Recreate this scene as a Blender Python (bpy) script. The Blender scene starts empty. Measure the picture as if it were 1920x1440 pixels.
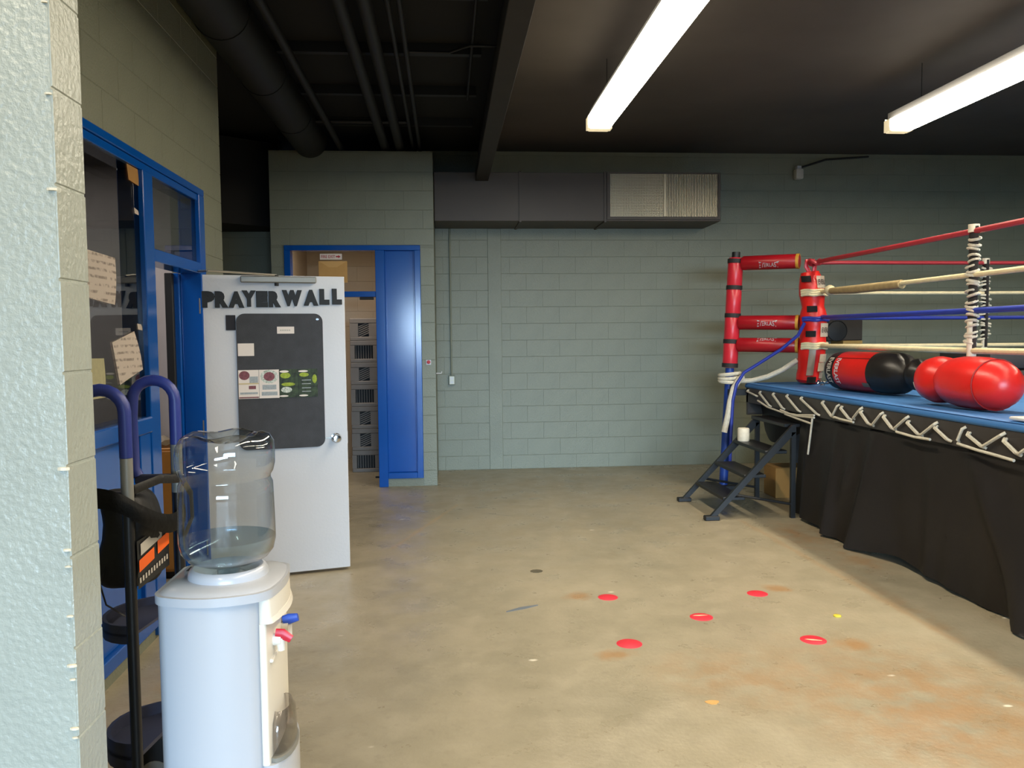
import bpy, bmesh, math, random
from mathutils import Vector, Matrix
random.seed(7)
C = bpy.context.scene.collection
SC = bpy.context.scene

# ------------------------------------------------------------------ camera, world, light, exposure
cam = bpy.data.cameras.new('camera'); cam.sensor_width = 36.0; cam.lens = 36.0 * 1520 / 1920
cam.clip_start = 0.05; cam.clip_end = 60
co = bpy.data.objects.new('camera', cam); C.objects.link(co)
def cam_matrix(yaw, pitch, roll):
    cy, sy = math.cos(yaw), math.sin(yaw)
    f = Vector((sy * math.cos(pitch), cy * math.cos(pitch), -math.sin(pitch)))
    r0 = Vector((cy, -sy, 0)); d0 = f.cross(r0)
    r = math.cos(roll) * r0 + math.sin(roll) * d0
    d = -math.sin(roll) * r0 + math.cos(roll) * d0
    m = Matrix((r, -d, -f)).transposed()
    return m.to_4x4()
co.matrix_world = Matrix.Translation((0, 0, 1.62)) @ cam_matrix(math.radians(4.59), math.radians(3.25), math.radians(0.59))
SC.camera = co

w = bpy.data.worlds.new('world'); SC.world = w; w.use_nodes = True
w.node_tree.nodes['Background'].inputs[0].default_value = (0.55, 0.72, 1.0, 1)
w.node_tree.nodes['Background'].inputs[1].default_value = 0.05
SC.view_settings.view_transform = 'Standard'; SC.view_settings.look = 'None'
SC.view_settings.gamma = 1.0; SC.view_settings.use_curve_mapping = False
SC.view_settings.exposure = 0.0
SC.cycles.max_bounces = 10; SC.cycles.diffuse_bounces = 4; SC.cycles.glossy_bounces = 4
SC.cycles.transmission_bounces = 10; SC.cycles.transparent_max_bounces = 16
SC.cycles.sample_clamp_indirect = 6.0
SC.cycles.caustics_refractive = False; SC.cycles.caustics_reflective = False

def area(name, loc, rot, sx, sy, power, col):
    l = bpy.data.lights.new(name, 'AREA'); l.shape = 'RECTANGLE'; l.size = sx; l.size_y = sy
    l.energy = power; l.color = col
    o = bpy.data.objects.new(name, l); C.objects.link(o); o.location = loc; o.rotation_euler = rot
    return o
R90 = math.radians(90)
DAY = (0.54, 0.77, 1.0)
# low sky outside the wide open door in the rear wall behind the viewpoint
area('sky_outside_rear_door', (1.2, -30.0, 4.2), (R90, 0, 0), 18.0, 5.6, 22000, DAY)
# ceiling lamps of the storage room and of the office behind the window
area('storage_lamp', (-1.2, 9.5, 2.95), (0, 0, 0), 0.9, 0.5, 22, (1.0, 0.86, 0.72))
area('office_lamp', (-2.6, 4.9, 2.85), (0, 0, 0), 1.0, 0.6, 24, (1.0, 0.90, 0.84))
TUBE = (1.0, 0.88, 0.68, 1)
LENS_BOTTOM, LENS_SIDE, LENS_END = 52.0, 6.5, 0.7

# ------------------------------------------------------------------ helpers
def lin(h):
    h = h.lstrip('#'); v = [int(h[i:i + 2], 16) / 255 for i in (0, 2, 4)]
    return tuple(((x / 12.92) if x <= 0.04045 else ((x + 0.055) / 1.055) ** 2.4) for x in v) + (1,)
def mat(name, col, rough=0.5, metal=0.0, var=0.0, vscale=8.0, bump=0.0, bscale=60.0, col2=None, coat=0.0, trans=0.0, ior=1.5, stretch=None):
    m = bpy.data.materials.new(name); m.use_nodes = True; nt = m.node_tree; b = nt.nodes['Principled BSDF']
    c = lin(col) if isinstance(col, str) else tuple(col) + ((1,) if len(col) == 3 else ())
    b.inputs['Base Color'].default_value = c
    b.inputs['Roughness'].default_value = rough; b.inputs['Metallic'].default_value = metal
    b.inputs['Coat Weight'].default_value = coat; b.inputs['Transmission Weight'].default_value = trans
    b.inputs['IOR'].default_value = ior
    if var or bump:
        tc = nt.nodes.new('ShaderNodeTexCoord'); src = tc.outputs['Object']
        if stretch:
            mp = nt.nodes.new('ShaderNodeMapping'); mp.inputs['Scale'].default_value = stretch
            nt.links.new(src, mp.inputs[0]); src = mp.outputs[0]
    if var:
        n = nt.nodes.new('ShaderNodeTexNoise'); n.inputs['Scale'].default_value = vscale; n.inputs['Detail'].default_value = 5
        nt.links.new(src, n.inputs['Vector'])
        mx = nt.nodes.new('ShaderNodeMix'); mx.data_type = 'RGBA'
        a = c; d = lin(col2) if col2 else tuple(max(0, x * (1 - var)) for x in c[:3]) + (1,)
        mx.inputs[6].default_value = a; mx.inputs[7].default_value = d
        rp = nt.nodes.new('ShaderNodeMapRange'); rp.inputs[1].default_value = 0.35; rp.inputs[2].default_value = 0.65
        nt.links.new(n.outputs[0], rp.inputs[0]); nt.links.new(rp.outputs[0], mx.inputs[0])
        nt.links.new(mx.outputs[2], b.inputs['Base Color'])
    if bump:
        n2 = nt.nodes.new('ShaderNodeTexNoise'); n2.inputs['Scale'].default_value = bscale; n2.inputs['Detail'].default_value = 3
        nt.links.new(src, n2.inputs['Vector'])
        bp = nt.nodes.new('ShaderNodeBump'); bp.inputs['Strength'].default_value = bump; bp.inputs['Distance'].default_value = 0.01
        nt.links.new(n2.outputs[0], bp.inputs['Height']); nt.links.new(bp.outputs[0], b.inputs['Normal'])
    return m
def emit(name, col, s):
    m = bpy.data.materials.new(name); m.use_nodes = True; nt = m.node_tree
    b = nt.nodes['Principled BSDF']; b.inputs['Base Color'].default_value = (0.8, 0.8, 0.78, 1)
    b.inputs['Emission Color'].default_value = col; b.inputs['Emission Strength'].default_value = s
    return m
def glass_mat(name, tint, f0, rough=0.0, power=5.0):
    # tinted pane: transparent body with a Schlick reflection on both faces
    m = bpy.data.materials.new(name); m.use_nodes = True; nt = m.node_tree; nt.nodes.clear()
    o = nt.nodes.new('ShaderNodeOutputMaterial'); t = nt.nodes.new('ShaderNodeBsdfTransparent'); g = nt.nodes.new('ShaderNodeBsdfGlossy')
    f = nt.nodes.new('ShaderNodeLayerWeight'); f.inputs[0].default_value = 0.5
    p = nt.nodes.new('ShaderNodeMath'); p.operation = 'POWER'; p.inputs[1].default_value = power
    r = nt.nodes.new('ShaderNodeMapRange'); r.inputs[3].default_value = f0; r.inputs[4].default_value = 0.95
    x = nt.nodes.new('ShaderNodeMixShader')
    t.inputs[0].default_value = tint; g.inputs['Roughness'].default_value = rough
    L = nt.links.new
    L(f.outputs['Facing'], p.inputs[0]); L(p.outputs[0], r.inputs[0]); L(r.outputs[0], x.inputs[0])
    L(t.outputs[0], x.inputs[1]); L(g.outputs[0], x.inputs[2]); L(x.outputs[0], o.inputs[0]); return m

class MB:
    def __init__(s): s.b = bmesh.new()
    def box(s, x0, x1, y0, y1, z0, z1, bev=0.0, seg=1, m=None):
        r = bmesh.ops.create_cube(s.b, size=1.0); vs = r['verts']
        for v in vs:
            v.co = Vector(((x0 + x1) / 2 + v.co.x * (x1 - x0), (y0 + y1) / 2 + v.co.y * (y1 - y0), (z0 + z1) / 2 + v.co.z * (z1 - z0)))
        if bev:
            es = list({e for v in vs for e in v.link_edges})
            r2 = bmesh.ops.bevel(s.b, geom=es, offset=bev, segments=seg, affect='EDGES', profile=0.5)
            vs = list({v for f in r2['faces'] for v in f.verts} | {v for v in vs if v.is_valid})
        if m is not None:
            bmesh.ops.transform(s.b, matrix=m, verts=[v for v in vs if v.is_valid])
        return s
    def tube(s, pts, r, n=10, closed=False, cap=True, flat=1.0):
        pts = [Vector(p) for p in pts]; N = len(pts); rs = r if isinstance(r, (list, tuple)) else [r] * N
        rings = []; up = None
        for i, p in enumerate(pts):
            if closed: t = pts[(i + 1) % N] - pts[i - 1]
            else: t = pts[min(i + 1, N - 1)] - pts[max(i - 1, 0)]
            t.normalize()
            if up is None:
                up = Vector((0, 0, 1)) if abs(t.z) < 0.9 else Vector((0, 1, 0))
            a = up - t * up.dot(t)
            if a.length < 1e-5: a = t.orthogonal()
            a.normalize(); up = a; c = t.cross(a)
            rings.append([s.b.verts.new(p + (a * math.cos(2 * math.pi * k / n) + c * math.sin(2 * math.pi * k / n) * flat) * rs[i]) for k in range(n)])
        for i in range(N if closed else N - 1):
            A, B = rings[i], rings[(i + 1) % N]
            for k in range(n):
                s.b.faces.new((A[k], A[(k + 1) % n], B[(k + 1) % n], B[k]))
        if cap and not closed:
            s.b.faces.new(list(reversed(rings[0]))); s.b.faces.new(rings[-1])
        return s
    def lathe(s, prof, n=32, origin=(0, 0, 0), axis=None, sq=None):
        # prof: (radius, height) list; axis: matrix rotating +Z onto the axis
        o = Vector(origin); rings = []
        for r, z in prof:
            if r < 1e-6:
                p = Vector((0, 0, z)); p = (axis @ p if axis else p) + o; rings.append([s.b.verts.new(p)])
            else:
                ring = []
                for k in range(n):
                    a = 2 * math.pi * k / n; rr = r * (sq(a, z) if sq else 1)
                    p = Vector((rr * math.cos(a), rr * math.sin(a), z)); p = (axis @ p if axis else p) + o
                    ring.append(s.b.verts.new(p))
                rings.append(ring)
        for A, B in zip(rings, rings[1:]):
            if len(A) == 1 and len(B) == 1: continue
            for k in range(n):
                if len(A) == 1: s.b.faces.new((A[0], B[(k + 1) % n], B[k]))
                elif len(B) == 1: s.b.faces.new((A[k], A[(k + 1) % n], B[0]))
                else: s.b.faces.new((A[k], A[(k + 1) % n], B[(k + 1) % n], B[k]))
        for R, rev in ((rings[0], True), (rings[-1], False)):
            if len(R) > 2: s.b.faces.new(list(reversed(R)) if rev else R)
        return s
    def prism(s, pts, z0, z1, top=None):
        A = [s.b.verts.new((x, y, z0)) for x, y in pts]; B = [s.b.verts.new((x, y, z1)) for x, y in (top or pts)]
        n = len(pts)
        for k in range(n): s.b.faces.new((A[k], A[(k + 1) % n], B[(k + 1) % n], B[k]))
        s.b.faces.new(list(reversed(A))); s.b.faces.new(B); return s
    def grid(s, fn, nu, nv):
        V = [[s.b.verts.new(fn(i / nu, j / nv)) for j in range(nv + 1)] for i in range(nu + 1)]
        for i in range(nu):
            for j in range(nv): s.b.faces.new((V[i][j], V[i + 1][j], V[i + 1][j + 1], V[i][j + 1]))
        return s
    def quad(s, *p): s.b.faces.new([s.b.verts.new(q) for q in p]); return s
    def tf(s, m): bmesh.ops.transform(s.b, matrix=m, verts=s.b.verts[:]); return s
WM = {}
def obj(name, mb, m, parent=None, local=False, smooth=35, kind=None):
    b = mb.b
    if parent is not None and not local: bmesh.ops.transform(b, matrix=WM[parent].inverted(), verts=b.verts[:])
    loc = Vector((0, 0, 0))
    if parent is None and kind is None and b.verts:
        xs = [v.co for v in b.verts]
        loc = Vector(((min(v.x for v in xs) + max(v.x for v in xs)) / 2, (min(v.y for v in xs) + max(v.y for v in xs)) / 2, min(v.z for v in xs)))
        bmesh.ops.transform(b, matrix=Matrix.Translation(-loc), verts=b.verts[:])
    bmesh.ops.recalc_face_normals(b, faces=b.faces[:])
    me = bpy.data.meshes.new(name); b.to_mesh(me); b.free()
    if m is not None: me.materials.append(m)
    if smooth:
        me.shade_smooth(); me.set_sharp_from_angle(angle=math.radians(smooth))
    o = bpy.data.objects.new(name, me); C.objects.link(o)
    if parent is not None: o.parent = parent; WM[o] = WM[parent]
    else: o.location = loc; WM[o] = Matrix.Translation(loc)
    if kind: o['kind'] = kind
    return o
def tag(o, label, cat, group=None):
    o['label'] = label; o['category'] = cat
    if group: o['group'] = group
    return o
def thing(name, label, cat, loc=(0, 0, 0), rz=0.0, group=None, kind=None, m4=None):
    o = bpy.data.objects.new(name, None); C.objects.link(o); o.empty_display_size = 0.1
    M = m4 if m4 is not None else Matrix.Translation(loc) @ Matrix.Rotation(rz, 4, 'Z')
    o.matrix_world = M; WM[o] = M
    if kind: o['kind'] = kind
    if label: tag(o, label, cat, group)
    return o
def struct(name, mb, m, smooth=0): return obj(name, mb, m, None, smooth=smooth, kind='structure')
def copy_thing(root, M, label, group=None):
    r = root.copy(); C.objects.link(r); r.matrix_world = M; WM[r] = M; r['label'] = label
    if group: r['group'] = group
    for ch in list(root.children):
        c = ch.copy(); C.objects.link(c); c.parent = r
        for g in list(ch.children):
            d = g.copy(); C.objects.link(d); d.parent = c
    return r
def text_bm(s, size, extrude=0.001, offset=0.0, bevel=0.0, align='CENTER'):
    cu = bpy.data.curves.new('text', 'FONT'); cu.body = s; cu.size = size; cu.extrude = extrude; cu.offset = offset; cu.bevel_depth = bevel
    cu.align_x = align; cu.align_y = 'CENTER'; cu.resolution_u = 3
    o = bpy.data.objects.new('text', cu); C.objects.link(o)
    dg = bpy.context.evaluated_depsgraph_get(); dg.update()
    me = bpy.data.meshes.new_from_object(o.evaluated_get(dg))
    mb = MB(); mb.b.from_mesh(me)
    bpy.data.objects.remove(o); bpy.data.curves.remove(cu); bpy.data.meshes.remove(me)
    return mb
def fit_text(mb, w, h):
    xs = [v.co.x for v in mb.b.verts]; ys = [v.co.y for v in mb.b.verts]
    cx, cy = (min(xs) + max(xs)) / 2, (min(ys) + max(ys)) / 2
    fx, fy = w / (max(xs) - min(xs)), h / (max(ys) - min(ys))
    for v in mb.b.verts: v.co.x = (v.co.x - cx) * fx; v.co.y = (v.co.y - cy) * fy
    return mb
def frame3(o, u, v):     # matrix with local x along u, y along v
    u = Vector(u).normalized(); v = Vector(v).normalized(); n = u.cross(v)
    m = Matrix((u, v, n)).transposed().to_4x4(); m.translation = Vector(o); return m

# ------------------------------------------------------------------ materials
M = {}
WALLC = '#808473'
M['wall'] = mat('painted_block', WALLC, 0.42, var=0.10, vscale=2.5, bump=0.35, bscale=90)
M['wall2'] = mat('painted_block_rough', '#A8AEA6', 0.34, var=0.06, vscale=6, bump=0.4, bscale=70)
M['mortar'] = mat('painted_mortar', '#777B6B', 0.5, var=0.1, vscale=5, bump=0.3, bscale=80)
M['tanwall'] = mat('tan_block', '#B6A58E', 0.6, var=0.08, vscale=3, bump=0.3, bscale=80)
M['office'] = mat('office_paint', '#B9B4B4', 0.6, var=0.05)
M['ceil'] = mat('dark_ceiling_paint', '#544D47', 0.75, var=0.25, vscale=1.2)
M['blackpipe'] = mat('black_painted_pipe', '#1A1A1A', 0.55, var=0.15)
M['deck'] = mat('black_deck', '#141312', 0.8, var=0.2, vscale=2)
M['beam'] = mat('dark_beam', '#2C2825', 0.7, var=0.15)
M['duct'] = mat('dark_duct', '#494038', 0.5, var=0.1, vscale=2)
M['blue'] = mat('blue_enamel', '#0750A6', 0.16, var=0.06, vscale=4, bump=0.03, bscale=5)
M['white'] = mat('white_paint', '#CFD0D3', 0.45, var=0.03, vscale=3, bump=0.08)
M['black'] = mat('black_plastic', '#16181B', 0.5)
M['felt'] = mat('charcoal_felt', '#45474B', 0.9, var=0.18, vscale=14, bump=0.3, bscale=300)
M['navyletter'] = mat('black_foam_letter', '#080C0F', 0.6)
M['chrome'] = mat('chrome', '#C9C9C9', 0.15, metal=1.0)
M['alu'] = mat('brushed_aluminium', '#A9A79F', 0.35, metal=0.8)
M['greymetal'] = mat('grey_metal', '#8C8B84', 0.45, metal=0.3)
M['grille'] = mat('grille_metal', '#B8AF97', 0.35, metal=0.35)
M['paper'] = mat('white_paper', '#E9DED4', 0.8, var=0.04)
M['manila'] = mat('manila_paper', '#CFA05E', 0.75, var=0.08)
M['red'] = mat('red_vinyl', '#CC2A38', 0.32, var=0.1, vscale=6, bump=0.15, bscale=18)
M['redsleeve'] = mat('crimson_vinyl', '#A0141F', 0.34, var=0.1, vscale=6, bump=0.15, bscale=18)
M['redbag'] = mat('red_leather', '#D8241F', 0.33, var=0.08, vscale=5, bump=0.12, bscale=16)
M['blackleather'] = mat('black_leather', '#232120', 0.36, var=0.1, vscale=6, bump=0.3, bscale=14)
M['strap'] = mat('black_strap', '#221F20', 0.7)
M['canvas'] = mat('blue_canvas', '#3A74B4', 0.6, var=0.14, vscale=3, bump=0.25, bscale=7, stretch=(4, 0.5, 1))
M['skirt'] = mat('black_skirt', '#3B3735', 0.42, var=0.1, vscale=3, bump=0.2, bscale=9)
M['cream'] = mat('cream_rope', '#DDD0A9', 0.7, var=0.12, vscale=20, bump=0.4, bscale=150)
M['whiterope'] = mat('white_rope', '#DAD4C2', 0.75, var=0.15, vscale=30, bump=0.6, bscale=160)
M['redrope'] = mat('red_rope', '#A8303A', 0.4, var=0.1)
M['bluerope'] = mat('blue_rope', '#26389A', 0.45, var=0.1)
M['whitetape'] = mat('white_tape', '#E2D9C4', 0.6, var=0.12, vscale=25)
M['gold'] = mat('yellow_tape', '#B98A2E', 0.6)
M['steelblack'] = mat('black_steel', '#1A1B1D', 0.42, var=0.15, vscale=6)
M['cardboard'] = mat('cardboard', '#A87F44', 0.8, var=0.1, vscale=8)
M['cooler'] = mat('cooler_white_steel', '#B6B9C0', 0.3, coat=0.2)
M['coolerplastic'] = mat('cooler_ivory_plastic', '#E0DBD0', 0.4)
M['navy'] = mat('navy_enamel', '#2F3348', 0.45, var=0.1)
M['grip'] = mat('blue_grip', '#2C3A86', 0.42, var=0.08)
M['bagfabric'] = mat('black_nylon', '#0C0B0B', 0.6, var=0.2, vscale=8, bump=0.4, bscale=30)
M['orange'] = mat('orange_print', '#F0641A', 0.5)
M['greyprint'] = mat('grey_print', '#B9B2A6', 0.6)
M['tan'] = mat('tan_cabinet', '#C98B3C', 0.5, var=0.08)
M['crate'] = mat('grey_crate', '#7C736A', 0.55, var=0.08)
M['darkhole'] = mat('dark_plastic', '#1D1C1C', 0.7)
M['reddot'] = mat('red_vinyl_dot', '#DE2B3E', 0.5, var=0.05)
M['wood'] = mat('pale_wood', '#B4914E', 0.5, var=0.15, stretch=(1, 1, 8))
M['signred'] = mat('sign_red', '#B3202A', 0.5)
M['lens_b'] = emit('lens_bottom_glow', TUBE, LENS_BOTTOM)
M['lens_s'] = emit('lens_side_glow', TUBE, LENS_SIDE)
M['lens_e'] = emit('lens_end_glow', (1.0, 0.82, 0.5, 1), LENS_END); M['lens_e'].node_tree.nodes['Principled BSDF'].inputs['Base Color'].default_value = (0.22, 0.2, 0.15, 1)
M['paneglass'] = glass_mat('window_glass', (0.50, 0.51, 0.50, 1), 0.06)  # tint darkens the view in, standing for the dim office
M['bottleglass'] = glass_mat('bottle_plastic', (0.90, 0.935, 0.955, 1), 0.06, 0.03, 2.4)
M['water'] = glass_mat('water', (0.80, 0.90, 0.95, 1), 0.05, 0.18, 3.0)
M['clear'] = glass_mat('clear_plastic', (0.78, 0.77, 0.77, 1), 0.06, 0.1, 3.0)

# concrete floor: grey-tan slab with mottling, rust-brown stains and pale chips
def floor_mat():
    m = bpy.data.materials.new('concrete_floor'); m.use_nodes = True; nt = m.node_tree; b = nt.nodes['Principled BSDF']
    N = nt.nodes.new; L = nt.links.new
    tc = N('ShaderNodeTexCoord'); P = tc.outputs['Object']
    def noise(sc, det=6, rough=0.6, vec=None):
        n = N('ShaderNodeTexNoise'); n.inputs['Scale'].default_value = sc; n.inputs['Detail'].default_value = det; n.inputs['Roughness'].default_value = rough
        L(vec or P, n.inputs['Vector']); return n.outputs[0]
    def ramp(src, a, c):
        r = N('ShaderNodeMapRange'); r.inputs[1].default_value = a; r.inputs[2].default_value = c; L(src, r.inputs[0]); return r.outputs[0]
    def mul(a, c):
        r = N('ShaderNodeMath'); r.operation = 'MULTIPLY'; L(a, r.inputs[0])
        if isinstance(c, float): r.inputs[1].default_value = c
        else: L(c, r.inputs[1])
        return r.outputs[0]
    def mix(f, a, c):
        x = N('ShaderNodeMix'); x.data_type = 'RGBA'; L(f, x.inputs[0])
        for s, i in ((a, 6), (c, 7)):
            if isinstance(s, str): x.inputs[i].default_value = lin(s)
            else: L(s, x.inputs[i])
        return x.outputs[2]
    def spot(x, y, r0, r1, sx=1.0, sy=1.0, wob=0.25):
        v = N('ShaderNodeVectorMath'); v.operation = 'SUBTRACT'; L(P, v.inputs[0]); v.inputs[1].default_value = (x, y, 0)
        s = N('ShaderNodeVectorMath'); s.operation = 'MULTIPLY'; L(v.outputs[0], s.inputs[0]); s.inputs[1].default_value = (sx, sy, 0)
        l = N('ShaderNodeVectorMath'); l.operation = 'LENGTH'; L(s.outputs[0], l.inputs[0])
        a = N('ShaderNodeMath'); a.operation = 'ADD'; L(l.outputs[1], a.inputs[0]); L(mul(noise(9, 4), wob), a.inputs[1])
        return ramp(a.outputs[0], r1 + wob * 0.5, r0 + wob * 0.5)
    col = mix(ramp(noise(1.1), 0.35, 0.68), '#938A74', '#A69B83')
    col = mix(mul(ramp(noise(5.5), 0.45, 0.7), 0.55), col, '#AFA48D')
    col = mix(mul(ramp(noise(16), 0.55, 0.75), 0.30), col, '#7B735F')
    # rust-brown wear patches
    for (x, y, r0, r1, sx, sy, k) in ((2.0, 3.45, 0.2, 0.75, 1.0, 0.9, 0.55), (1.3, 3.7, 0.1, 0.4, 0.9, 0.9, 0.45), (2.3, 2.9, 0.3, 0.9, 1, 1, 0.5),
                                      (2.85, 6.3, 0.05, 0.30, 1.1, 0.5, 0.75), (2.7, 4.6, 0.04, 0.20, 2.2, 0.15, 0.4), (2.95, 5.55, 0.05, 0.25, 1, 0.6, 0.6), (-1.2, 3.4, 0.1, 0.6, 1.5, 0.5, 0.45)):
        n = mul(mul(spot(x, y, r0, r1, sx, sy), ramp(noise(7), 0.35, 0.6)), k)
        col = mix(n, col, '#9E7A52')
    # tape residue beside the dots
    for x, y in ((0.80, 4.95), (2.09, 4.96), (0.83, 4.0), (2.10, 4.0)):
        col = mix(mul(spot(x, y, 0.03, 0.09, 0.75, 1.0, 0.16), 0.6), col, '#A3743F')
    # white chips and dark scuffs
    st = N('ShaderNodeMapping'); st.inputs['Scale'].default_value = (0.8, 1.5, 1); L(P, st.inputs[0])
    vo = N('ShaderNodeTexVoronoi'); vo.inputs['Scale'].default_value = 2.6; L(st.outputs[0], vo.inputs['Vector'])
    col = mix(mul(ramp(vo.outputs['Distance'], 0.06, 0.03), ramp(noise(2.3), 0.46, 0.52)), col, '#E4DCC8')
    def line(x0, y0, x1, y1, w_, k, c, colr):
        d = Vector((x1 - x0, y1 - y0, 0)); Ln = d.length; d.normalize(); nn = Vector((-d.y, d.x, 0)); c0 = Vector((x0, y0, 0))
        def dot(vv, off):
            t = N('ShaderNodeVectorMath'); t.operation = 'DOT_PRODUCT'; L(P, t.inputs[0]); t.inputs[1].default_value = vv
            q = N('ShaderNodeMath'); q.operation = 'SUBTRACT'; L(t.outputs['Value'], q.inputs[0]); q.inputs[1].default_value = off
            a_ = N('ShaderNodeMath'); a_.operation = 'ABSOLUTE'; L(q.outputs[0], a_.inputs[0]); return a_.outputs[0]
        side = N('ShaderNodeMath'); side.operation = 'ADD'; L(dot(nn, nn.dot(c0)), side.inputs[0]); L(mul(noise(5, 2), w_ * 2), side.inputs[1])
        m1 = ramp(side.outputs[0], w_ * 2.2, w_ * 1.2); m2 = ramp(dot(d, d.dot(c0) + Ln / 2), Ln / 2, Ln / 2 - 0.1)
        return mix(mul(mul(m1, m2), k), c, colr)
    col = line(-0.46, 6.2, 0.10, 7.9, 0.025, 0.5, col, '#B39A70')
    col = line(0.30, 7.44, 0.62, 7.26, 0.012, 0.6, col, '#5C5748')
    col = line(2.55, 6.9, 2.66, 3.9, 0.035, 0.25, col, '#A4794A')
    v2 = N('ShaderNodeTexVoronoi'); v2.inputs['Scale'].default_value = 0.8; L(st.outputs[0], v2.inputs['Vector'])
    col = mix(mul(mul(ramp(v2.outputs['Distance'], 0.045, 0.02), ramp(noise(1.7), 0.5, 0.56)), 0.3), col, '#625C4B')
    L(col, b.inputs['Base Color'])
    b.inputs['Roughness'].default_value = 0.5
    L(ramp(noise(4), 0.0, 1.4), b.inputs['Roughness'])
    bp = N('ShaderNodeBump'); bp.inputs['Strength'].default_value = 0.15; bp.inputs['Distance'].default_value = 0.01
    L(noise(40), bp.inputs['Height']); L(bp.outputs[0], b.inputs['Normal'])
    return m

# ------------------------------------------------------------------ the room
struct('floor', MB().box(-5, 9.4, -10.1, 12, -0.12, 0), floor_mat())
CZ = 3.88
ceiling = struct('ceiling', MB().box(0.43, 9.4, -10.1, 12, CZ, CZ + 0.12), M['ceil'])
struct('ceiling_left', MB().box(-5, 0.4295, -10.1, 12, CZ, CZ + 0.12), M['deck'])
wb = struct('wall_back', MB().box(-0.32, 9.2, 9.95, 10.15, 0, CZ), M['mortar'])
wl = struct('wall_left', MB().box(-1.805, -1.605, 1.87, 6.05, 2.615, CZ).box(-1.805, -1.605, 5.57, 6.05, 0, 2.615)
            .box(-1.805, -1.605, 1.87, 2.5, 0, 2.615).box(-1.805, -1.605, 2.5, 4.62, 0, 0.07), M['mortar'])
wp = struct('wall_partition', MB().box(-4.8, -0.787, 1.732, 1.868, 0, CZ), M['wall2'])
ws = struct('wall_storage_front', MB().box(-1.86, -0.12, 8.93, 9.13, 2.635, 3.64).box(-1.86, -1.72, 8.93, 9.13, 0, 2.635)
            .box(-0.27, -0.12, 8.93, 9.13, 0, 2.635).box(-0.66, -0.27, 8.93, 9.13, 0, 0.09).box(-0.32, -0.12, 9.13, 9.95, 0, 3.64), M['mortar'])
struct('dark_backing_above_storage', MB().box(-1.9, -0.1, 11.4, 11.5, 3.1, CZ), M['deck'])  # black sheet added to keep the gap over the storage wall dark
wsb = struct('wall_storage_back', MB().box(-1.86, -0.32, 11.2, 11.3, 0, 3.1), M['tanwall'])
struct('wall_storage_side', MB().box(-1.9, -1.86, 9.13, 11.3, 0, 3.1).box(-0.32, -0.28, 10.15, 11.3, 0, 3.1), M['tanwall'])
struct('wall_storage_top', MB().box(-1.9, -0.28, 9.13, 11.3, 3.1, 3.16), M['tanwall'])
wr = struct('wall_recess', MB().box(-4.9, -1.9, 9.7, 9.9, 0, CZ), M['mortar'])
struct('wall_corridor', MB().box(-4.95, -4.8, 1.73, 9.9, 0, CZ), M['wall'])
struct('wall_office_far', MB().box(-4.8, -1.805, 5.95, 6.05, 0, CZ), M['office'])
struct('wall_office_side', MB().box(-4.8, -4.7, 1.87, 5.95, 0, CZ), M['office'])
struct('wall_office_near', MB().box(-4.8, -1.805, 1.868, 1.9, 0, CZ), M['office'])
struct('wall_office_top', MB().box(-4.8, -1.805, 1.9, 5.95, 3.0, 3.06), M['office'])
struct('wall_right', MB().box(9.2, 9.4, -10.1, 10.15, 0, CZ), M['wall'])
struct('wall_near', MB().box(-4.95, -2.55, -10.1, -9.9, 0, CZ).box(4.95, 9.4, -10.1, -9.9, 0, CZ).box(-2.55, 4.95, -10.1, -9.9, 2.6, CZ), M['wall'])
struct('wall_side', MB().box(-4.95, -4.8, -10.1, 1.73, 0, CZ), M['wall'])

# concrete blocks laid on the wall faces
BM = {}
def block_mesh(l, h, m, proud):
    k = (round(l, 3), round(h, 3), m.name, proud)
    if k not in BM:
        b = bmesh.new(); g = 0.0022; c = 0.0022; t = proud; gx = 0.0010; cx = 0.0012
        lo = [b.verts.new(p) for p in ((gx, 0, g), (l - gx, 0, g), (l - gx, 0, h - g), (gx, 0, h - g))]
        hi = [b.verts.new(p) for p in ((gx + cx, -t, g + c), (l - gx - cx, -t, g + c), (l - gx - cx, -t, h - g - c), (gx + cx, -t, h - g - c))]
        b.faces.new(hi)
        for i in range(4): b.faces.new((lo[i], lo[(i + 1) % 4], hi[(i + 1) % 4], hi[i]))
        bmesh.ops.recalc_face_normals(b, faces=b.faces[:])
        for f in b.faces:
            if f.normal.y > 0.1: f.normal_flip()
        me = bpy.data.meshes.new('block'); b.to_mesh(me); b.free(); me.materials.append(m); BM[k] = me
    return BM[k]
def blocks(wall, p0, u, length, z0, z1, m, skip=None, L=0.4064, H=0.2032, zoff=-0.033, shift=0.0, proud=0.003, rowshift=None):
    # p0: point at u=0,z=0 on the face; u: unit direction in plan (block front faces to the right-hand -y of the local frame)
    u = Vector((u[0], u[1], 0)); rz = math.atan2(u.y, u.x); n = 0
    k = int((z0 - zoff) / H)
    while zoff + k * H < z1 - 0.01:
        a = max(zoff + k * H, z0); c = min(zoff + (k + 1) * H, z1)
        s = shift - L + (L / 2 if k % 2 else 0)
        while s < length:
            s0, s1 = max(s, 0), min(s + L, length)
            s += L
            if s1 - s0 < 0.03 or c - a < 0.03: continue
            mid = Vector(p0) + u * ((s0 + s1) / 2)
            if skip and skip(mid.x, mid.y, (a + c) / 2): continue
            o = bpy.data.objects.new('block', block_mesh(s1 - s0, c - a, m, proud)); C.objects.link(o)
            o.parent = wall; p = Vector(p0) + u * s0
            o.matrix_local = WM[wall].inverted() @ (Matrix.Translation((p.x, p.y, a)) @ Matrix.Rotation(rz, 4, 'Z'))
            n += 1
        k += 1
    return n
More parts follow.
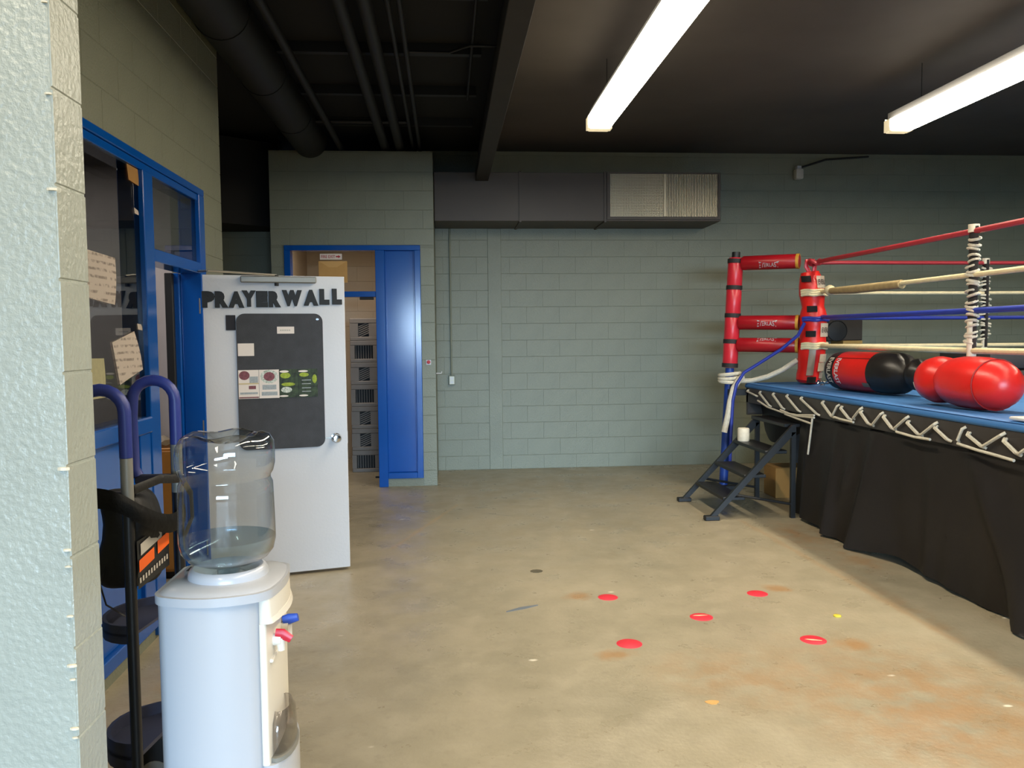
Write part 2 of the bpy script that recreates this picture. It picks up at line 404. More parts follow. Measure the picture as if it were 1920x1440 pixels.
blocks(wb, (-0.12, 9.95, 0), (1, 0), 8.2, 0, CZ, M['wall'], shift=0.09,
       skip=lambda x, y, z: (z > 3.0 and z < 3.45 and x < 3.1) or (x > 3.9 and z < 1.1))
blocks(wl, (-1.605, 3.7, 0), (0, 1), 1.87, 2.615, CZ, M['wall'], shift=0.13)
blocks(wl, (-1.605, 5.57, 0), (0, 1), 0.48, 0, CZ, M['wall'], shift=0.1)
blocks(wp, (-0.787, 1.732, 0), (0, 1), 0.136, 0.0, 3.4, M['wall2'], shift=0.0, L=0.28, proud=0.003, H=0.192, zoff=0.021)
blocks(ws, (-1.86, 8.93, 0), (1, 0), 1.74, 2.635, 3.64, M['wall'], shift=0.0)
blocks(ws, (-0.27, 8.93, 0), (1, 0), 0.15, 0, 2.635, M['wall'], shift=0.0, L=0.31)
blocks(ws, (-1.86, 8.93, 0), (1, 0), 0.14, 1.8, 2.635, M['wall'], shift=0.0, L=0.3)
blocks(wsb, (-1.7, 11.2, 0), (1, 0), 1.3, 1.6, 3.0, M['tanwall'], shift=0.1, proud=0.006)
blocks(wr, (-2.9, 9.7, 0), (1, 0), 1.0, 1.9, 2.95, M['wall'], shift=0.2)
for z, r in ((1.36, .012), (1.19, .008), (1.155, .006), (1.05, .007), (0.945, .010), (0.915, .006), (0.81, .009), (0.79, .006), (1.93, .010), (2.12, .007), (2.30, .006)):
    obj('paint_chip', MB().prism([(-0.7905 + r * math.cos(a), 1.7285 + r * .5 * math.sin(a)) for a in (0, 1.1, 2.0, 3.3, 4.4, 5.3)], z - r * .25, z + r * .25), M['whitetape'], wp, smooth=0)
# smooth painted strip over the control joint, and the plain strips it hides
struct('trim_1', MB().box(0.515, 0.68, 9.938, 9.96, 0, 2.95, 0.004), M['wall'])
# dark soffit over the recess
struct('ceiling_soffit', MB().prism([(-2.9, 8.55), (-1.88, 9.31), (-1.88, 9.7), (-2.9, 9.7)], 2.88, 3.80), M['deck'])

# ---- ceiling: joists, pipes, ducts
for y in (4.2, 5.35, 6.4, 7.45, 8.5):
    obj('joist', MB().box(-1.6, 0.30, y - 0.03, y + 0.03, 3.80, CZ - 0.001), M['blackpipe'], ceiling, smooth=0)
obj('beam', MB().box(0.355, 0.50, 1.9, 9.9, 3.40, 3.53, 0.004).box(0.41, 0.445, 1.9, 9.9, 3.53, CZ - 0.001), M['beam'], ceiling, smooth=0)
def pipe(pts, r, label, m=None):
    o = obj('ceiling_pipe', MB().tube(pts, r, 12), m or M['blackpipe']); return tag(o, label, 'pipe', 'black pipes under the ceiling')
pipe([(-0.632, 2.0, 3.70), (-0.632, 11.39, 3.70)], 0.048, 'thick black ceiling pipe, left of the close pair above the storage wall')
pipe([(-0.475, 2.0, 3.70), (-0.475, 11.39, 3.70)], 0.048, 'thick black ceiling pipe, right of the close pair above the storage wall')
pipe([(-0.335, 2.0, 3.71), (-0.335, 11.39, 3.71)], 0.017, 'thin black conduit beside the thick pair of ceiling pipes')
pipe([(-0.26, 2.0, 3.70), (-0.26, 11.39, 3.70)], 0.019, 'thin black conduit farthest right beside the thick ceiling pipes')
pipe([(-1.10, 2.0, 3.68), (-1.10, 11.39, 3.68)], 0.032, 'black pipe running just right of the big round ceiling duct')
pipe([(-1.3, 8.2, 3.76), (-0.35, 8.2, 3.76)], 0.020, 'short black cross pipe near the storage wall top')
pipe([(-0.24, 6.15, 3.735), (0.05, 6.15, 3.735), (0.14, 6.05, 3.735), (0.20, 6.0, 3.735), (0.40, 6.0, 3.735)], 0.010, 'thin bent conduit crossing to the ceiling beam')
pipe([(0.22, 4.6, 3.76), (0.22, 7.4, 3.76)], 0.012, 'thin black conduit alongside the ceiling beam')
# big round duct along the left wall
rd = thing('round_duct', 'large round black air duct hung along the left wall top', 'duct', (-1.42, 5.8, 3.53))
obj('duct_body', MB().tube([(-1.42, 1.9, 3.74), (-1.42, 8.92, 3.74)], 0.18, 28), M['blackpipe'], rd)
for y in (4.3, 5.5, 6.7, 7.9): obj('joint_ring', MB().tube([(-1.42, y - 0.02, 3.74), (-1.42, y + 0.02, 3.74)], 0.186, 28), M['blackpipe'], rd)

# rectangular duct along the back wall with its grille
dt = thing('rectangular_duct', 'long dark rectangular duct along the back wall ending in a metal grille', 'duct', (1.5, 9.6, 2.95))
obj('duct_body', MB().box(-0.115, 3.2, 9.30, 9.944, 2.95, 3.50, 0.004), M['duct'], dt, smooth=0)
for x in (0.86, 1.84): obj('seam_flange', MB().box(x - 0.012, x + 0.012, 9.285, 9.944, 2.937, 3.512), M['duct'], dt, smooth=0)
fr = obj('grille_frame', MB().box(1.86, 3.19, 9.275, 9.299, 2.968, 3.0).box(1.86, 3.19, 9.275, 9.299, 3.485, 3.505).box(1.86, 1.895, 9.275, 9.299, 3.0, 3.485)
         .box(3.16, 3.19, 9.275, 9.299, 3.0, 3.485), M['duct'], dt, smooth=0)
obj('grille_mullion', MB().box(2.515, 2.555, 9.268, 9.299, 3.0, 3.485, 0.003), M['grille'], dt, smooth=0)
g = MB()
for i in range(32):
    x = 1.905 + i * 0.0193; g.box(x - 0.0045, x + 0.0045, 9.276, 9.297, 3.0, 3.485)
for i in range(26):
    z = 3.008 + i * 0.0187; g.box(1.895, 2.515, 9.274, 9.297, z - 0.0042, z + 0.0042)
gl = obj('eggcrate_panel', g, M['grille'], dt, smooth=0); gl['kind'] = 'stuff'
g = MB()
for i in range(31):
    x = 2.567 + i * 0.0193; g.box(x - 0.0055, x + 0.0055, 9.276, 9.297, 3.0, 3.485)
gl = obj('blade_panel', g, M['grille'], dt, smooth=0); gl['kind'] = 'stuff'
gl = obj('filter_backing', MB().box(1.895, 3.16, 9.2975, 9.2995, 3.0, 3.485), mat('filter_grey', '#5E594C', 0.8), dt, smooth=0)

# ---- fluorescent wraparound fixtures
def fixture(x, y0, y1, label):
    t = thing('ceiling_light', label, 'ceiling light', (x, (y0 + y1) / 2, 3.42), group='fluorescent strip fixtures')
    hw = 0.105
    obj('housing', MB().box(x - 0.075, x + 0.075, y0 + 0.01, y1 - 0.01, 3.50, 3.57, 0.004), M['white'], t, smooth=0)
    for y in (y0 + 0.4, y1 - 0.4): obj('hanger_rod', MB().tube([(x, y, 3.57), (x, y, CZ)], 0.003, 6), M['blackpipe'], t)
    e = 0.10
    ys = [y0 + e, y0 + 1.22, y1 - 1.22, y1 - e]
    for (a, b) in ((ys[0], ys[1] - .006), (ys[1] + .006, ys[2] - .006), (ys[2] + .006, ys[3])):
        L = obj('lens', MB().quad((x - hw * 0.8, a, 3.40), (x + hw * 0.8, a, 3.40), (x + hw * 0.8, b, 3.40), (x - hw * 0.8, b, 3.40)), M['lens_b'], t, smooth=0)
        s = MB()
        for q in (-1, 1):
            s.quad((x + q * hw * 0.8, a, 3.40), (x + q * hw * 0.8, b, 3.40), (x + q * hw, b, 3.43), (x + q * hw, a, 3.43))
            s.quad((x + q * hw, a, 3.43), (x + q * hw, b, 3.43), (x + q * hw, b, 3.50), (x + q * hw, a, 3.50))
        s.quad((x - hw, a, 3.50), (x + hw, a, 3.50), (x + hw, b, 3.50), (x - hw, b, 3.50))
        obj('lens_side', s, M['lens_s'], t, smooth=0)
    for (a, d) in ((y0, 1), (y1, -1)):
        for k in range(5):
            ya = a + d * (0.004 + k * 0.02); yb = ya + d * 0.012; lo, hi = min(ya, yb), max(ya, yb)
            obj('lens_rib', MB().box(x - hw * 0.8, x + hw * 0.8, lo, hi, 3.395, 3.405).box(x - hw, x - hw * 0.8 - 0.001, lo, hi, 3.40, 3.50).box(x + hw * 0.8 + 0.001, x + hw, lo, hi, 3.40, 3.50), M['lens_e'], t, smooth=0)
        obj('end_plate', MB().box(x - hw * 0.9, x + hw * 0.9, min(a, a - d * 0.004), max(a, a - d * 0.004), 3.44, 3.52), M['white'], t, smooth=0)
    return t
fixture(1.335, 3.39, 7.05, 'glaring strip light over the open floor, ribbed end toward the duct grille')
fixture(4.00, 3.36, 7.02, 'glaring strip light over the boxing ring at upper right')
fixture(1.335, -0.40, 3.26, 'strip light continuing the row above the open floor, toward the viewer')
fixture(6.67, 3.36, 7.02, 'unseen strip light added beyond the ring to brighten the wall behind it')  # out of view; added for more light on the wall behind the ring
fixture(-1.33, -2.5, 1.16, 'unseen strip light added left of the viewer to warm the grey pillar top')  # out of view; added for warm light on the top of the partition
fixture(4.00, -0.40, 3.23, 'strip light continuing the row above the ring, toward the viewer')

# ------------------------------------------------------------------ left window and door unit
X0, X1 = -1.72, -1.585          # frame depth (wall face is at -1.605)
win = thing('window_1', None, None, (-1.605, 3.6, 0), kind='structure')
def fbox(name, parent, *a, bev=0.004, m=None): return obj(name, MB().box(*a, bev), m or M['blue'], parent, smooth=0)
fbox('window_frame', win, X0, X1, 2.5, 5.57, 2.572, 2.615)
fbox('window_frame', win, X0, X1 - 0.012, 2.5, 5.50, 2.53, 2.5715, bev=0.003)
fbox('window_frame', win, X0, X1, 4.48, 4.62, 0.02, 2.53)
fbox('window_frame', win, X0, X1, 5.46, 5.57, 0.0, 2.572)
fbox('window_frame', win, X0, X1, 4.62, 5.46, 2.06, 2.13)
fbox('window_frame', win, X0, X1, 2.5, 2.6, 0.07, 2.53)
fbox('window_sill', win, X0, X1 + 0.01, 2.6, 4.48, 1.135, 1.22, bev=0.008)
fbox('lower_panel', win, -1.68, -1.615, 2.6, 4.48, 0.14, 1.135)
fbox('kick_rail', win, X0, X1, 2.6, 4.48, 0.07, 0.14)
fbox('lower_stile', win, -1.64, X1 - 0.006, 4.33, 4.48, 0.14, 1.135)
obj('glass_pane', MB().box(-1.617, -1.612, 2.6, 4.48, 1.22, 2.53), M['paneglass'], win, smooth=0)
obj('glass_pane', MB().box(-1.617, -1.612, 4.62, 5.46, 2.13, 2.53), M['paneglass'], win, smooth=0)
# door jamb reveal inside the doorway
fbox('door_jamb', win, -1.80, X0 - 0.001, 5.43, 5.5, 0.0, 2.06)
fbox('door_stop', win, -1.80, -1.75, 5.395, 5.4295, 0.0, 2.06, m=M['black'])

# ---- open white door
DA = math.radians(15.03)
door = thing('door_1', None, None, (-1.60, 5.475, 0.0), DA, kind='structure')
WMd = WM[door]
obj('door_leaf', MB().box(0.0, 0.933, 0.0, 0.045, 0.02, 2.055, 0.003), M['white'], door, local=True, smooth=0)
for z in (0.25, 1.05, 1.85): obj('hinge', MB().tube([(-0.004, -0.008, z - 0.05), (-0.004, -0.008, z + 0.05)], 0.008, 8), M['alu'], door, local=True)
kn = obj('door_knob', MB().lathe([(0.0, 0.0), (0.033, 0.0), (0.033, 0.006), (0.014, 0.010), (0.012, 0.03), (0.020, 0.036), (0.030, 0.048), (0.031, 0.06), (0.024, 0.072), (0.0, 0.076)], 24,
         origin=(0.852, -0.001, 0.94), axis=Matrix.Rotation(R90, 3, 'X')), M['chrome'], door, local=True)
obj('latch_plate', MB().box(0.9335, 0.936, 0.01, 0.035, 0.90, 0.98), M['alu'], door, local=True, smooth=0)
obj('lock_shadow_strip', MB().box(0.74, 0.82, -0.004, -0.0005, 0.937, 0.944), M['alu'], door, local=True, smooth=0)  # thin strip modelled in place of the lock's shadow line on the door
cl = obj('door_closer', MB().box(0.25, 0.74, -0.05, -0.001, 2.005, 2.048, 0.006), M['greymetal'], door, local=True, smooth=0)
obj('closer_arm', MB().tube([(0.48, -0.03, 2.056), (0.05, -0.18, 2.066)], 0.008, 8).tube([(0.05, -0.18, 2.066), (-0.02, -0.06, 2.07)], 0.008, 8), M['alu'], door, local=True)
obj('closer_pinion', MB().tube([(0.48, -0.03, 1.985), (0.48, -0.03, 2.056)], 0.014, 10), M['black'], door, local=True)
lets = [('P', 0.045, 1.893, 0.080), ('R', 0.130, 1.893, 0.078), ('A', 0.222, 1.893, 0.092), ('Y', 0.302, 1.900, 0.084), ('E', 0.385, 1.897, 0.070), ('R', 0.467, 1.897, 0.074),
        ('W', 0.580, 1.905, 0.122), ('A', 0.705, 1.908, 0.090), ('L', 0.795, 1.915, 0.062), ('L', 0.880, 1.917, 0.062)]
for ch, x, z, wd in lets:
    mb = fit_text(text_bm(ch, 0.1, 0.006, 0.0078, 0.002), wd * 1.08, 0.108)
    mb.tf(frame3((x, -0.0085, z), (1, 0, 0), (0, 0, 1)))
    obj('letter', mb, M['navyletter'], door, local=True)

def on_door(name, mb, m, label, cat, group=None, smooth=0):
    mb.tf(WMd); return tag(obj(name, mb, m, smooth=smooth), label, cat, group)
def rrect(x0, x1, z0, z1, r, corners=(1, 1, 1, 1), n=7):
    pts = []
    for (cx, cz, a0, on) in ((x1 - r, z0 + r, -90, corners[0]), (x1 - r, z1 - r, 0, corners[1]), (x0 + r, z1 - r, 90, corners[2]), (x0 + r, z0 + r, 180, corners[3])):
        rr = r if on else 0.001
        ccx = cx if on else (x1 - rr if cx > (x0 + x1) / 2 else x0 + rr); ccz = cz if on else (z1 - rr if cz > (z0 + z1) / 2 else z0 + rr)
        for i in range(n):
            a = math.radians(a0 + 90 * i / (n - 1)); pts.append((ccx + rr * math.cos(a), ccz + rr * math.sin(a)))
    return pts
def slab(pts, y0, y1):     # outline in door x,z between depths y0 (far) and y1
    mb = MB().prism(pts, y0, y1); mb.tf(Matrix(((1, 0, 0, 0), (0, 0, 1, 0), (0, 1, 0, 0), (0, 0, 0, 1)))); return mb
nb = thing('notice_board', 'charcoal felt notice board with rounded corners hung on the white door', 'notice board', m4=WMd @ Matrix.Translation((0.5, 0, 0.88)))
def nbl(mb): return mb.tf(WMd)
obj('board', nbl(slab(rrect(0.215, 0.778, 0.885, 1.80, 0.055), -0.016, -0.001)), M['felt'], nb)
obj('corner_clip', nbl(slab(rrect(0.735, 0.752, 1.755, 1.768, 0.004), -0.0185, -0.0162)), M['chrome'], nb)
on_door('felt_square', slab(rrect(0.152, 0.213, 1.69, 1.79, 0.002), -0.006, -0.001), mat('black_felt', '#2A2B31', 0.9), 'small black felt square beside the notice board corner', 'felt piece')
on_door('blank_note', slab(rrect(0.222, 0.325, 1.518, 1.602, 0.002), -0.0185, -0.0165), M['paper'], 'blank white note card pinned at the left edge of the notice board', 'note')
st = thing('title_strip', 'small white title strip pinned near the top of the notice board', 'note', m4=WMd @ Matrix.Translation((0.53, -0.017, 1.66)))
obj('strip', nbl(slab(rrect(0.476, 0.588, 1.665, 1.712, 0.002), -0.0185, -0.0165)), M['paper'], st, smooth=0)
sq = MB()
for i in range(5): sq.box(0.495 + i * 0.014, 0.506 + i * 0.014, -0.0192, -0.0186, 1.684, 1.692)
obj('lettering', sq.tf(WMd), M['greyprint'], st, smooth=0)
# four flyers in a strip
def flyer(x0, x1, label, base, parts):
    t = thing('flyer', label, 'flyer', m4=WMd @ Matrix.Translation(((x0 + x1) / 2, -0.017, 1.23)), group='flyers pinned in a row on the notice board')
    obj('sheet', slab([(x0, 1.232), (x1, 1.232), (x1, 1.424), (x0, 1.424)], -0.0185, -0.0165).tf(WMd), base, t, smooth=0)
    for k, (nm, pts, m) in enumerate(parts): obj(nm, slab(pts, -0.0186 - 0.0002 * (k + 1), -0.0186).tf(WMd), m, t, smooth=0)
def disc(cx, cz, r, rz=None, n=20): return [(cx + r * math.cos(2 * math.pi * i / n), cz + (rz or r) * math.sin(2 * math.pi * i / n)) for i in range(n)]
def rect(x0, x1, z0, z1): return [(x0, z0), (x1, z0), (x1, z1), (x0, z1)]
mw = M['paper']; mr = mat('plum_print', '#8A5058', 0.7, var=0.4, vscale=60); my = mat('sand_print', '#CDBB90', 0.7); mg = mat('grey_blue_print', '#A9B0B2', 0.7, var=0.2, vscale=80)
mgr = mat('wreath_print', '#8FA08C', 0.7, var=0.5, vscale=90, col2='#E4E4DC'); mdk = mat('dark_print', '#4A3B40', 0.7)
mlime = mat('lime_print', '#A9BC3C', 0.7, var=0.4, vscale=70); mdg = mat('leaf_print', '#3E5036', 0.7, var=0.5, vscale=35, col2='#1F2A22')
flyer(0.220, 0.350, 'white flyer with a plum photo, far left of the pinned row', mw,
      [('picture', disc(0.258, 1.388, 0.034, 0.030), mr), ('picture', rect(0.29, 0.345, 1.335, 1.38), mg), ('band', rect(0.222, 0.348, 1.328, 1.337), my), ('picture', rect(0.285, 0.33, 1.296, 1.318), mr), ('text_block', rect(0.228, 0.342, 1.262, 1.275), mg), ('band', rect(0.222, 0.348, 1.236, 1.244), mr)])
flyer(0.352, 0.481, 'white flyer with a round wreath picture, second in the pinned row', mw,
      [('picture', disc(0.417, 1.377, 0.058, 0.046), mgr), ('picture', disc(0.417, 1.378, 0.036, 0.030), mr), ('text_block', rect(0.372, 0.462, 1.29, 1.322), mg), ('text_block', rect(0.366, 0.468, 1.25, 1.275), mg)])
flyer(0.483, 0.608, 'dark green leafy flyer with lime patches, third in the pinned row', mdg,
      [('picture', disc(0.522, 1.382, 0.034, 0.02), mlime), ('picture', disc(0.54, 1.322, 0.045, 0.012), mlime), ('picture', disc(0.528, 1.285, 0.036, 0.02), mgr), ('band', disc(0.515, 1.409, 0.03, 0.008), mw), ('band', disc(0.51, 1.243, 0.03, 0.006), mw)])
flyer(0.610, 0.735, 'dark green flyer with pale text lines, far right of the pinned row', mdg,
      [('picture', disc(0.645, 1.385, 0.032, 0.014), mlime), ('band', disc(0.64, 1.409, 0.032, 0.007), mw), ('text_block', rect(0.63, 0.69, 1.345, 1.350), mg), ('text_block', rect(0.63, 0.69, 1.32, 1.325), mg), ('text_block', rect(0.63, 0.69, 1.292, 1.297), mg), ('text_block', rect(0.63, 0.69, 1.268, 1.273), mg), ('picture', disc(0.715, 1.355, 0.015, 0.03), mlime), ('band', disc(0.64, 1.243, 0.03, 0.006), mw)])

# ---- papers stuck to the office window
def print_mat():
    m = bpy.data.materials.new('printed_paper'); m.use_nodes = True; nt = m.node_tree; b = nt.nodes['Principled BSDF']; N = nt.nodes.new; L = nt.links.new
    tc = N('ShaderNodeTexCoord'); w_ = N('ShaderNodeTexWave'); w_.wave_type = 'BANDS'; w_.bands_direction = 'Z'; w_.inputs['Scale'].default_value = 9; w_.inputs['Distortion'].default_value = 1.0
    n = N('ShaderNodeTexNoise'); n.inputs['Scale'].default_value = 28
    L(tc.outputs['Object'], w_.inputs[0]); L(tc.outputs['Object'], n.inputs['Vector'])
    a = N('ShaderNodeMapRange'); a.inputs[1].default_value = 0.55; a.inputs[2].default_value = 0.9; L(w_.outputs[1], a.inputs[0])
    c = N('ShaderNodeMapRange'); c.inputs[1].default_value = 0.42; c.inputs[2].default_value = 0.6; L(n.outputs[0], c.inputs[0])
    p = N('ShaderNodeMath'); p.operation = 'MULTIPLY'; L(a.outputs[0], p.inputs[0]); L(c.outputs[0], p.inputs[1])
    x = N('ShaderNodeMix'); x.data_type = 'RGBA'; x.inputs[6].default_value = lin('#F1E6DC'); x.inputs[7].default_value = lin('#B5A79E'); L(p.outputs[0], x.inputs[0]); L(x.outputs[2], b.inputs['Base Color'])
    b.inputs['Roughness'].default_value = 0.8; return m
PR = print_mat()
def sheet(name, c, m, label, bulge=0.012, group=None):
    # c: corners tl, tr, br, bl as (y, z) on the glass
    def fn(u, v):
        t = (c[0][0] * (1 - u) + c[1][0] * u, c[0][1] * (1 - u) + c[1][1] * u); b_ = (c[3][0] * (1 - u) + c[2][0] * u, c[3][1] * (1 - u) + c[2][1] * u)
        y = t[0] * (1 - v) + b_[0] * v; z = t[1] * (1 - v) + b_[1] * v
        return (-1.6095 + bulge * (0.25 + 0.8 * (u * u) * v + 0.5 * math.sin(3.1 * v) * u), y, z)
    mb = MB().grid(fn, 8, 8)
    bmesh.ops.solidify(mb.b, geom=mb.b.faces[:], thickness=0.0012)
    return tag(obj(name, mb, m), label, 'paper', group)
K = 0.97
sheet('window_paper', [(3.75, 2.04), (4.13, 2.03), (4.083, 1.80), (3.76, 1.825)], PR, 'printed white paper, topmost of the two crooked sheets on the office window')
sheet('window_paper', [(4.058, 1.618), (4.34, 1.675), (4.415, 1.474), (4.134, 1.408)], PR, 'printed white paper tilted above the hand truck handles on the office window')
sheet('window_note', [(4.325, 2.527), (4.474, 2.527), (4.472, 2.44), (4.345, 2.45)], M['manila'], 'small tan note in the top corner of the office window', 0.004)
sheet('window_sticker', [(4.405, 2.318), (4.456, 2.31), (4.456, 2.285), (4.41, 2.29)], M['paper'], 'tiny white sticker below the tan note on the office window', 0.004)
sheet('window_sticker', [(4.39, 1.715), (4.445, 1.712), (4.45, 1.68), (4.40, 1.685)], M['paper'], 'tiny white sticker above the tilted lower paper on the office window', 0.004)
sheet('window_strip', [(3.75, 1.548), (3.96, 1.544), (3.952, 1.36), (3.75, 1.36)], mat('cream_paper', '#D9D5AE', 0.8, var=0.1, vscale=40), 'cream paper strip low on the office window near the pillar', 0.006)

# ---- inside the office
cb = thing('tan_cabinet', 'tall tan cabinet seen through the doorway behind the hand truck', 'cabinet', (-2.0, 5.6, 0))
obj('body', MB().box(-2.16, -1.84, 5.62, 5.92, 0.05, 0.90, 0.006), M['tan'], cb, smooth=0)
obj('plinth', MB().box(-2.14, -1.86, 5.64, 5.90, 0.0, 0.05), M['darkhole'], cb, smooth=0)
obj('cabinet_door', MB().box(-2.145, -1.855, 5.608, 5.619, 0.07, 0.88, 0.003), M['tan'], cb, smooth=0)
def cr(u, v): return (-2.15 + 0.3 * u, 5.62 + 0.29 * v, 0.93 + 0.03 * math.sin(9 * u + 4 * v) * math.cos(7 * v))
mb = MB().grid(cr, 10, 10); bmesh.ops.solidify(mb.b, geom=mb.b.faces[:], thickness=0.03)
tag(obj('white_cloth', mb, M['whitetape']), 'crumpled white cloth on top of the tan cabinet', 'cloth')
dk = thing('office_desk', 'dark office desk behind the window glass', 'desk', (-2.6, 3.6, 0))
obj('desk_top', MB().box(-2.95, -2.1, 2.7, 4.3, 1.0, 1.04, 0.005), M['wood'], dk, smooth=0)
for (x, y) in ((-2.9, 2.75), (-2.15, 2.75), (-2.9, 4.25), (-2.15, 4.25)): obj('leg', MB().box(x - 0.025, x + 0.025, y - 0.025, y + 0.025, 0, 1.0), M['steelblack'], dk, smooth=0)
# jars and a dark box on the desk, just behind the sill
tag(obj('dark_box', MB().box(-2.45, -2.15, 3.75, 4.1, 1.04, 1.26, 0.01), M['black']), 'dark box on the desk behind the window sill', 'box')
tag(obj('white_jug', MB().lathe([(0, 0), (0.06, 0), (0.065, 0.02), (0.065, 0.16), (0.03, 0.21), (0.025, 0.25), (0, 0.25)], 20, (-2.25, 4.22, 1.04)), M['whitetape']), 'pale jug on the desk behind the window sill', 'jug')

# ------------------------------------------------------------------ storage doorway
d2 = thing('door_2', None, None, (-1.0, 8.93, 0), kind='structure')
def dbox(name, *a, bev=0.004, m=None): return obj(name, MB().box(*a, bev), m or M['blue'], d2, smooth=0)
dbox('door_frame', -1.72, -0.27, 8.905, 9.05, 2.58, 2.635)
dbox('door_frame', -1.72, -1.655, 8.905, 9.05, 0, 2.58)
dbox('door_frame', -0.755, -0.655, 8.90, 9.06, 0, 2.58)
dbox('door_frame', -0.335, -0.27, 8.905, 9.05, 0.09, 2.58)
dbox('door_frame', -0.655, -0.335, 8.905, 9.05, 0.09, 0.155)
dbox('transom_bar', -1.655, -0.755, 8.905, 9.05, 2.08, 2.14)
dbox('side_panel', -0.656, -0.334, 8.95, 9.02, 0.155, 2.58)
for x0, x1 in ((-0.655, -0.64), (-0.35, -0.335)): dbox('panel_bead', x0, x1, 8.93, 8.949, 0.155, 2.58, bev=0.003)
dbox('door_catch', -0.93, -0.78, 8.92, 8.96, 2.05, 2.079, m=M['darkhole'])
obj('transom_glass', MB().box(-1.655, -0.755, 8.975, 8.981, 2.14, 2.58), glass_mat('transom_glass', (0.88, 0.87, 0.85, 1), 0.03), d2, smooth=0)
sg = thing('exit_sign', 'small white sign with red letters and arrow above the manila envelope', 'sign', (-1.25, 8.972, 2.49))
obj('plate', MB().box(-1.35, -1.115, 8.968, 8.973, 2.487, 2.55), mat('sign_white', '#E6D9CC', 0.5), sg, smooth=0)
obj('lettering', fit_text(text_bm('FIRE EXIT', 0.05, 0.0006, 0.0006), 0.150, 0.032).tf(frame3((-1.262, 8.967, 2.519), (1, 0, 0), (0, 0, 1))), M['signred'], sg)
ar = MB(); ar.b.faces.new([ar.b.verts.new(p) for p in ((-1.18, 8.967, 2.512), (-1.155, 8.967, 2.512), (-1.155, 8.967, 2.502), (-1.128, 8.967, 2.519), (-1.155, 8.967, 2.536), (-1.155, 8.967, 2.526), (-1.18, 8.967, 2.526))])
obj('arrow', ar, M['signred'], sg, smooth=0)
ev = thing('envelope', 'manila envelope taped on the transom glass under the exit sign', 'envelope', (-1.23, 8.97, 2.25))
obj('pouch', MB().box(-1.367, -1.06, 8.966, 8.972, 2.238, 2.472, 0.002), M['manila'], ev, smooth=0)
obj('flap', MB().prism([(-1.362, 2.470), (-1.065, 2.470), (-1.17, 2.405), (-1.255, 2.405)], 8.9635, 8.9655).tf(Matrix(((1, 0, 0, 0), (0, 0, 1, 0), (0, 1, 0, 0), (0, 0, 0, 1)))), mat('manila_flap', '#D8AC6C', 0.75), ev, smooth=0)
# stacked crates in the storage room
def crate(z, x, y, kind, label):
    t = thing('crate', label, 'crate', (x, y, z), group='grey crates stacked in the storage room')
    w2, h, d = 0.165, 0.268, 0.33
    for zz, hh in ((0.0, 0.045), (h - 0.06, 0.06)):
        obj('rim', MB().box(x - w2, x + w2, y, y + d, z + zz, z + zz + hh, 0.006), M['crate'], t, smooth=0)
    for s in (-1, 1):
        obj('corner_post', MB().box(x + s * w2 - (0.055 if s > 0 else 0), x + s * w2 + (0.055 if s < 0 else 0), y + 0.002, y + 0.06, z + 0.045, z + h - 0.06), M['crate'], t, smooth=0)
    obj('inner_shell', MB().box(x - w2 + 0.01, x + w2 - 0.01, y + 0.05, y + d - 0.01, z + 0.045, z + h - 0.06), M['darkhole'], t, smooth=0)
    g = MB()
    if kind == 'vent':
        for i in range(6):
            zz = z + 0.055 + i * 0.025
            m = Matrix.Translation((x, y + 0.02, zz + 0.012)) @ Matrix.Rotation(math.radians(-24), 4, 'Y')
            g.box(-0.115, 0.115, -0.008, 0.008, -0.005, 0.005, m=m)
        g.box(x - 0.11, x - 0.065, y + 0.003, y + 0.05, z + 0.045, z + h - 0.06); g.box(x + 0.065, x + 0.11, y + 0.003, y + 0.05, z + 0.045, z + h - 0.06)
    else:
        for i in range(7): g.box(x - 0.10 + i * 0.03, x - 0.094 + i * 0.03, y + 0.03, y + 0.045, z + 0.045, z + h - 0.06)
    o = obj('lattice', g, M['crate'], t, smooth=0)
kinds = ['open', 'vent', 'vent', 'open', 'vent', 'open', 'vent']
names = ['grey crate at the foot of the storage room stack', 'grey crate second from the floor in the storage stack', 'grey crate third from the floor in the storage stack',
         'dark open-fronted crate at the middle of the storage stack', 'grey vented crate between the two open crates of the storage stack', 'dark open-fronted crate second from the top of the storage stack', 'grey vented crate topmost of the storage stack']
for i in range(7): crate(i * 0.268, -1.0, 9.95, kinds[i], names[i])
tag(obj('floor_tool', MB().box(-0.85, -0.6, 9.5, 9.53, 0, 0.02, 0.004), M['darkhole']), 'dark flat bar on the storage room floor before the crates', 'bar')

# ---- small fittings on the walls
cd = thing('switch_conduit', 'grey painted conduit with a white outlet box on the back wall', 'conduit', (0.06, 9.93, 1.0))
obj('conduit', MB().tube([(0.058, 9.925, 1.17), (0.058, 9.925, 2.945)], 0.012, 10), M['wall'], cd)
obj('box', MB().box(0.022, 0.098, 9.89, 9.945, 1.055, 1.17, 0.004), M['wall'], cd, smooth=0)
pl = obj('cover_plate', MB().box(0.03, 0.09, 9.884, 9.8895, 1.065, 1.16, 0.002), mat('ivory_plate', '#CFD2C6', 0.4), cd, smooth=0)
for z in (1.09, 1.135): obj('socket', MB().box(0.045, 0.075, 9.880, 9.8838, z - 0.012, z + 0.012), M['white'], pl, smooth=0)
rb = thing('push_button', 'small red push button on the storage wall beside the blue panel', 'button', (-0.195, 8.92, 1.33))
obj('plate', MB().box(-0.225, -0.17, 8.915, 8.926, 1.335, 1.39, 0.003), M['white'], rb, smooth=0)
obj('button', MB().lathe([(0, 0), (0.02, 0), (0.02, 0.012), (0, 0.016)], 16, (-0.197, 8.915, 1.366), Matrix.Rotation(R90, 3, 'X')), M['signred'], rb)
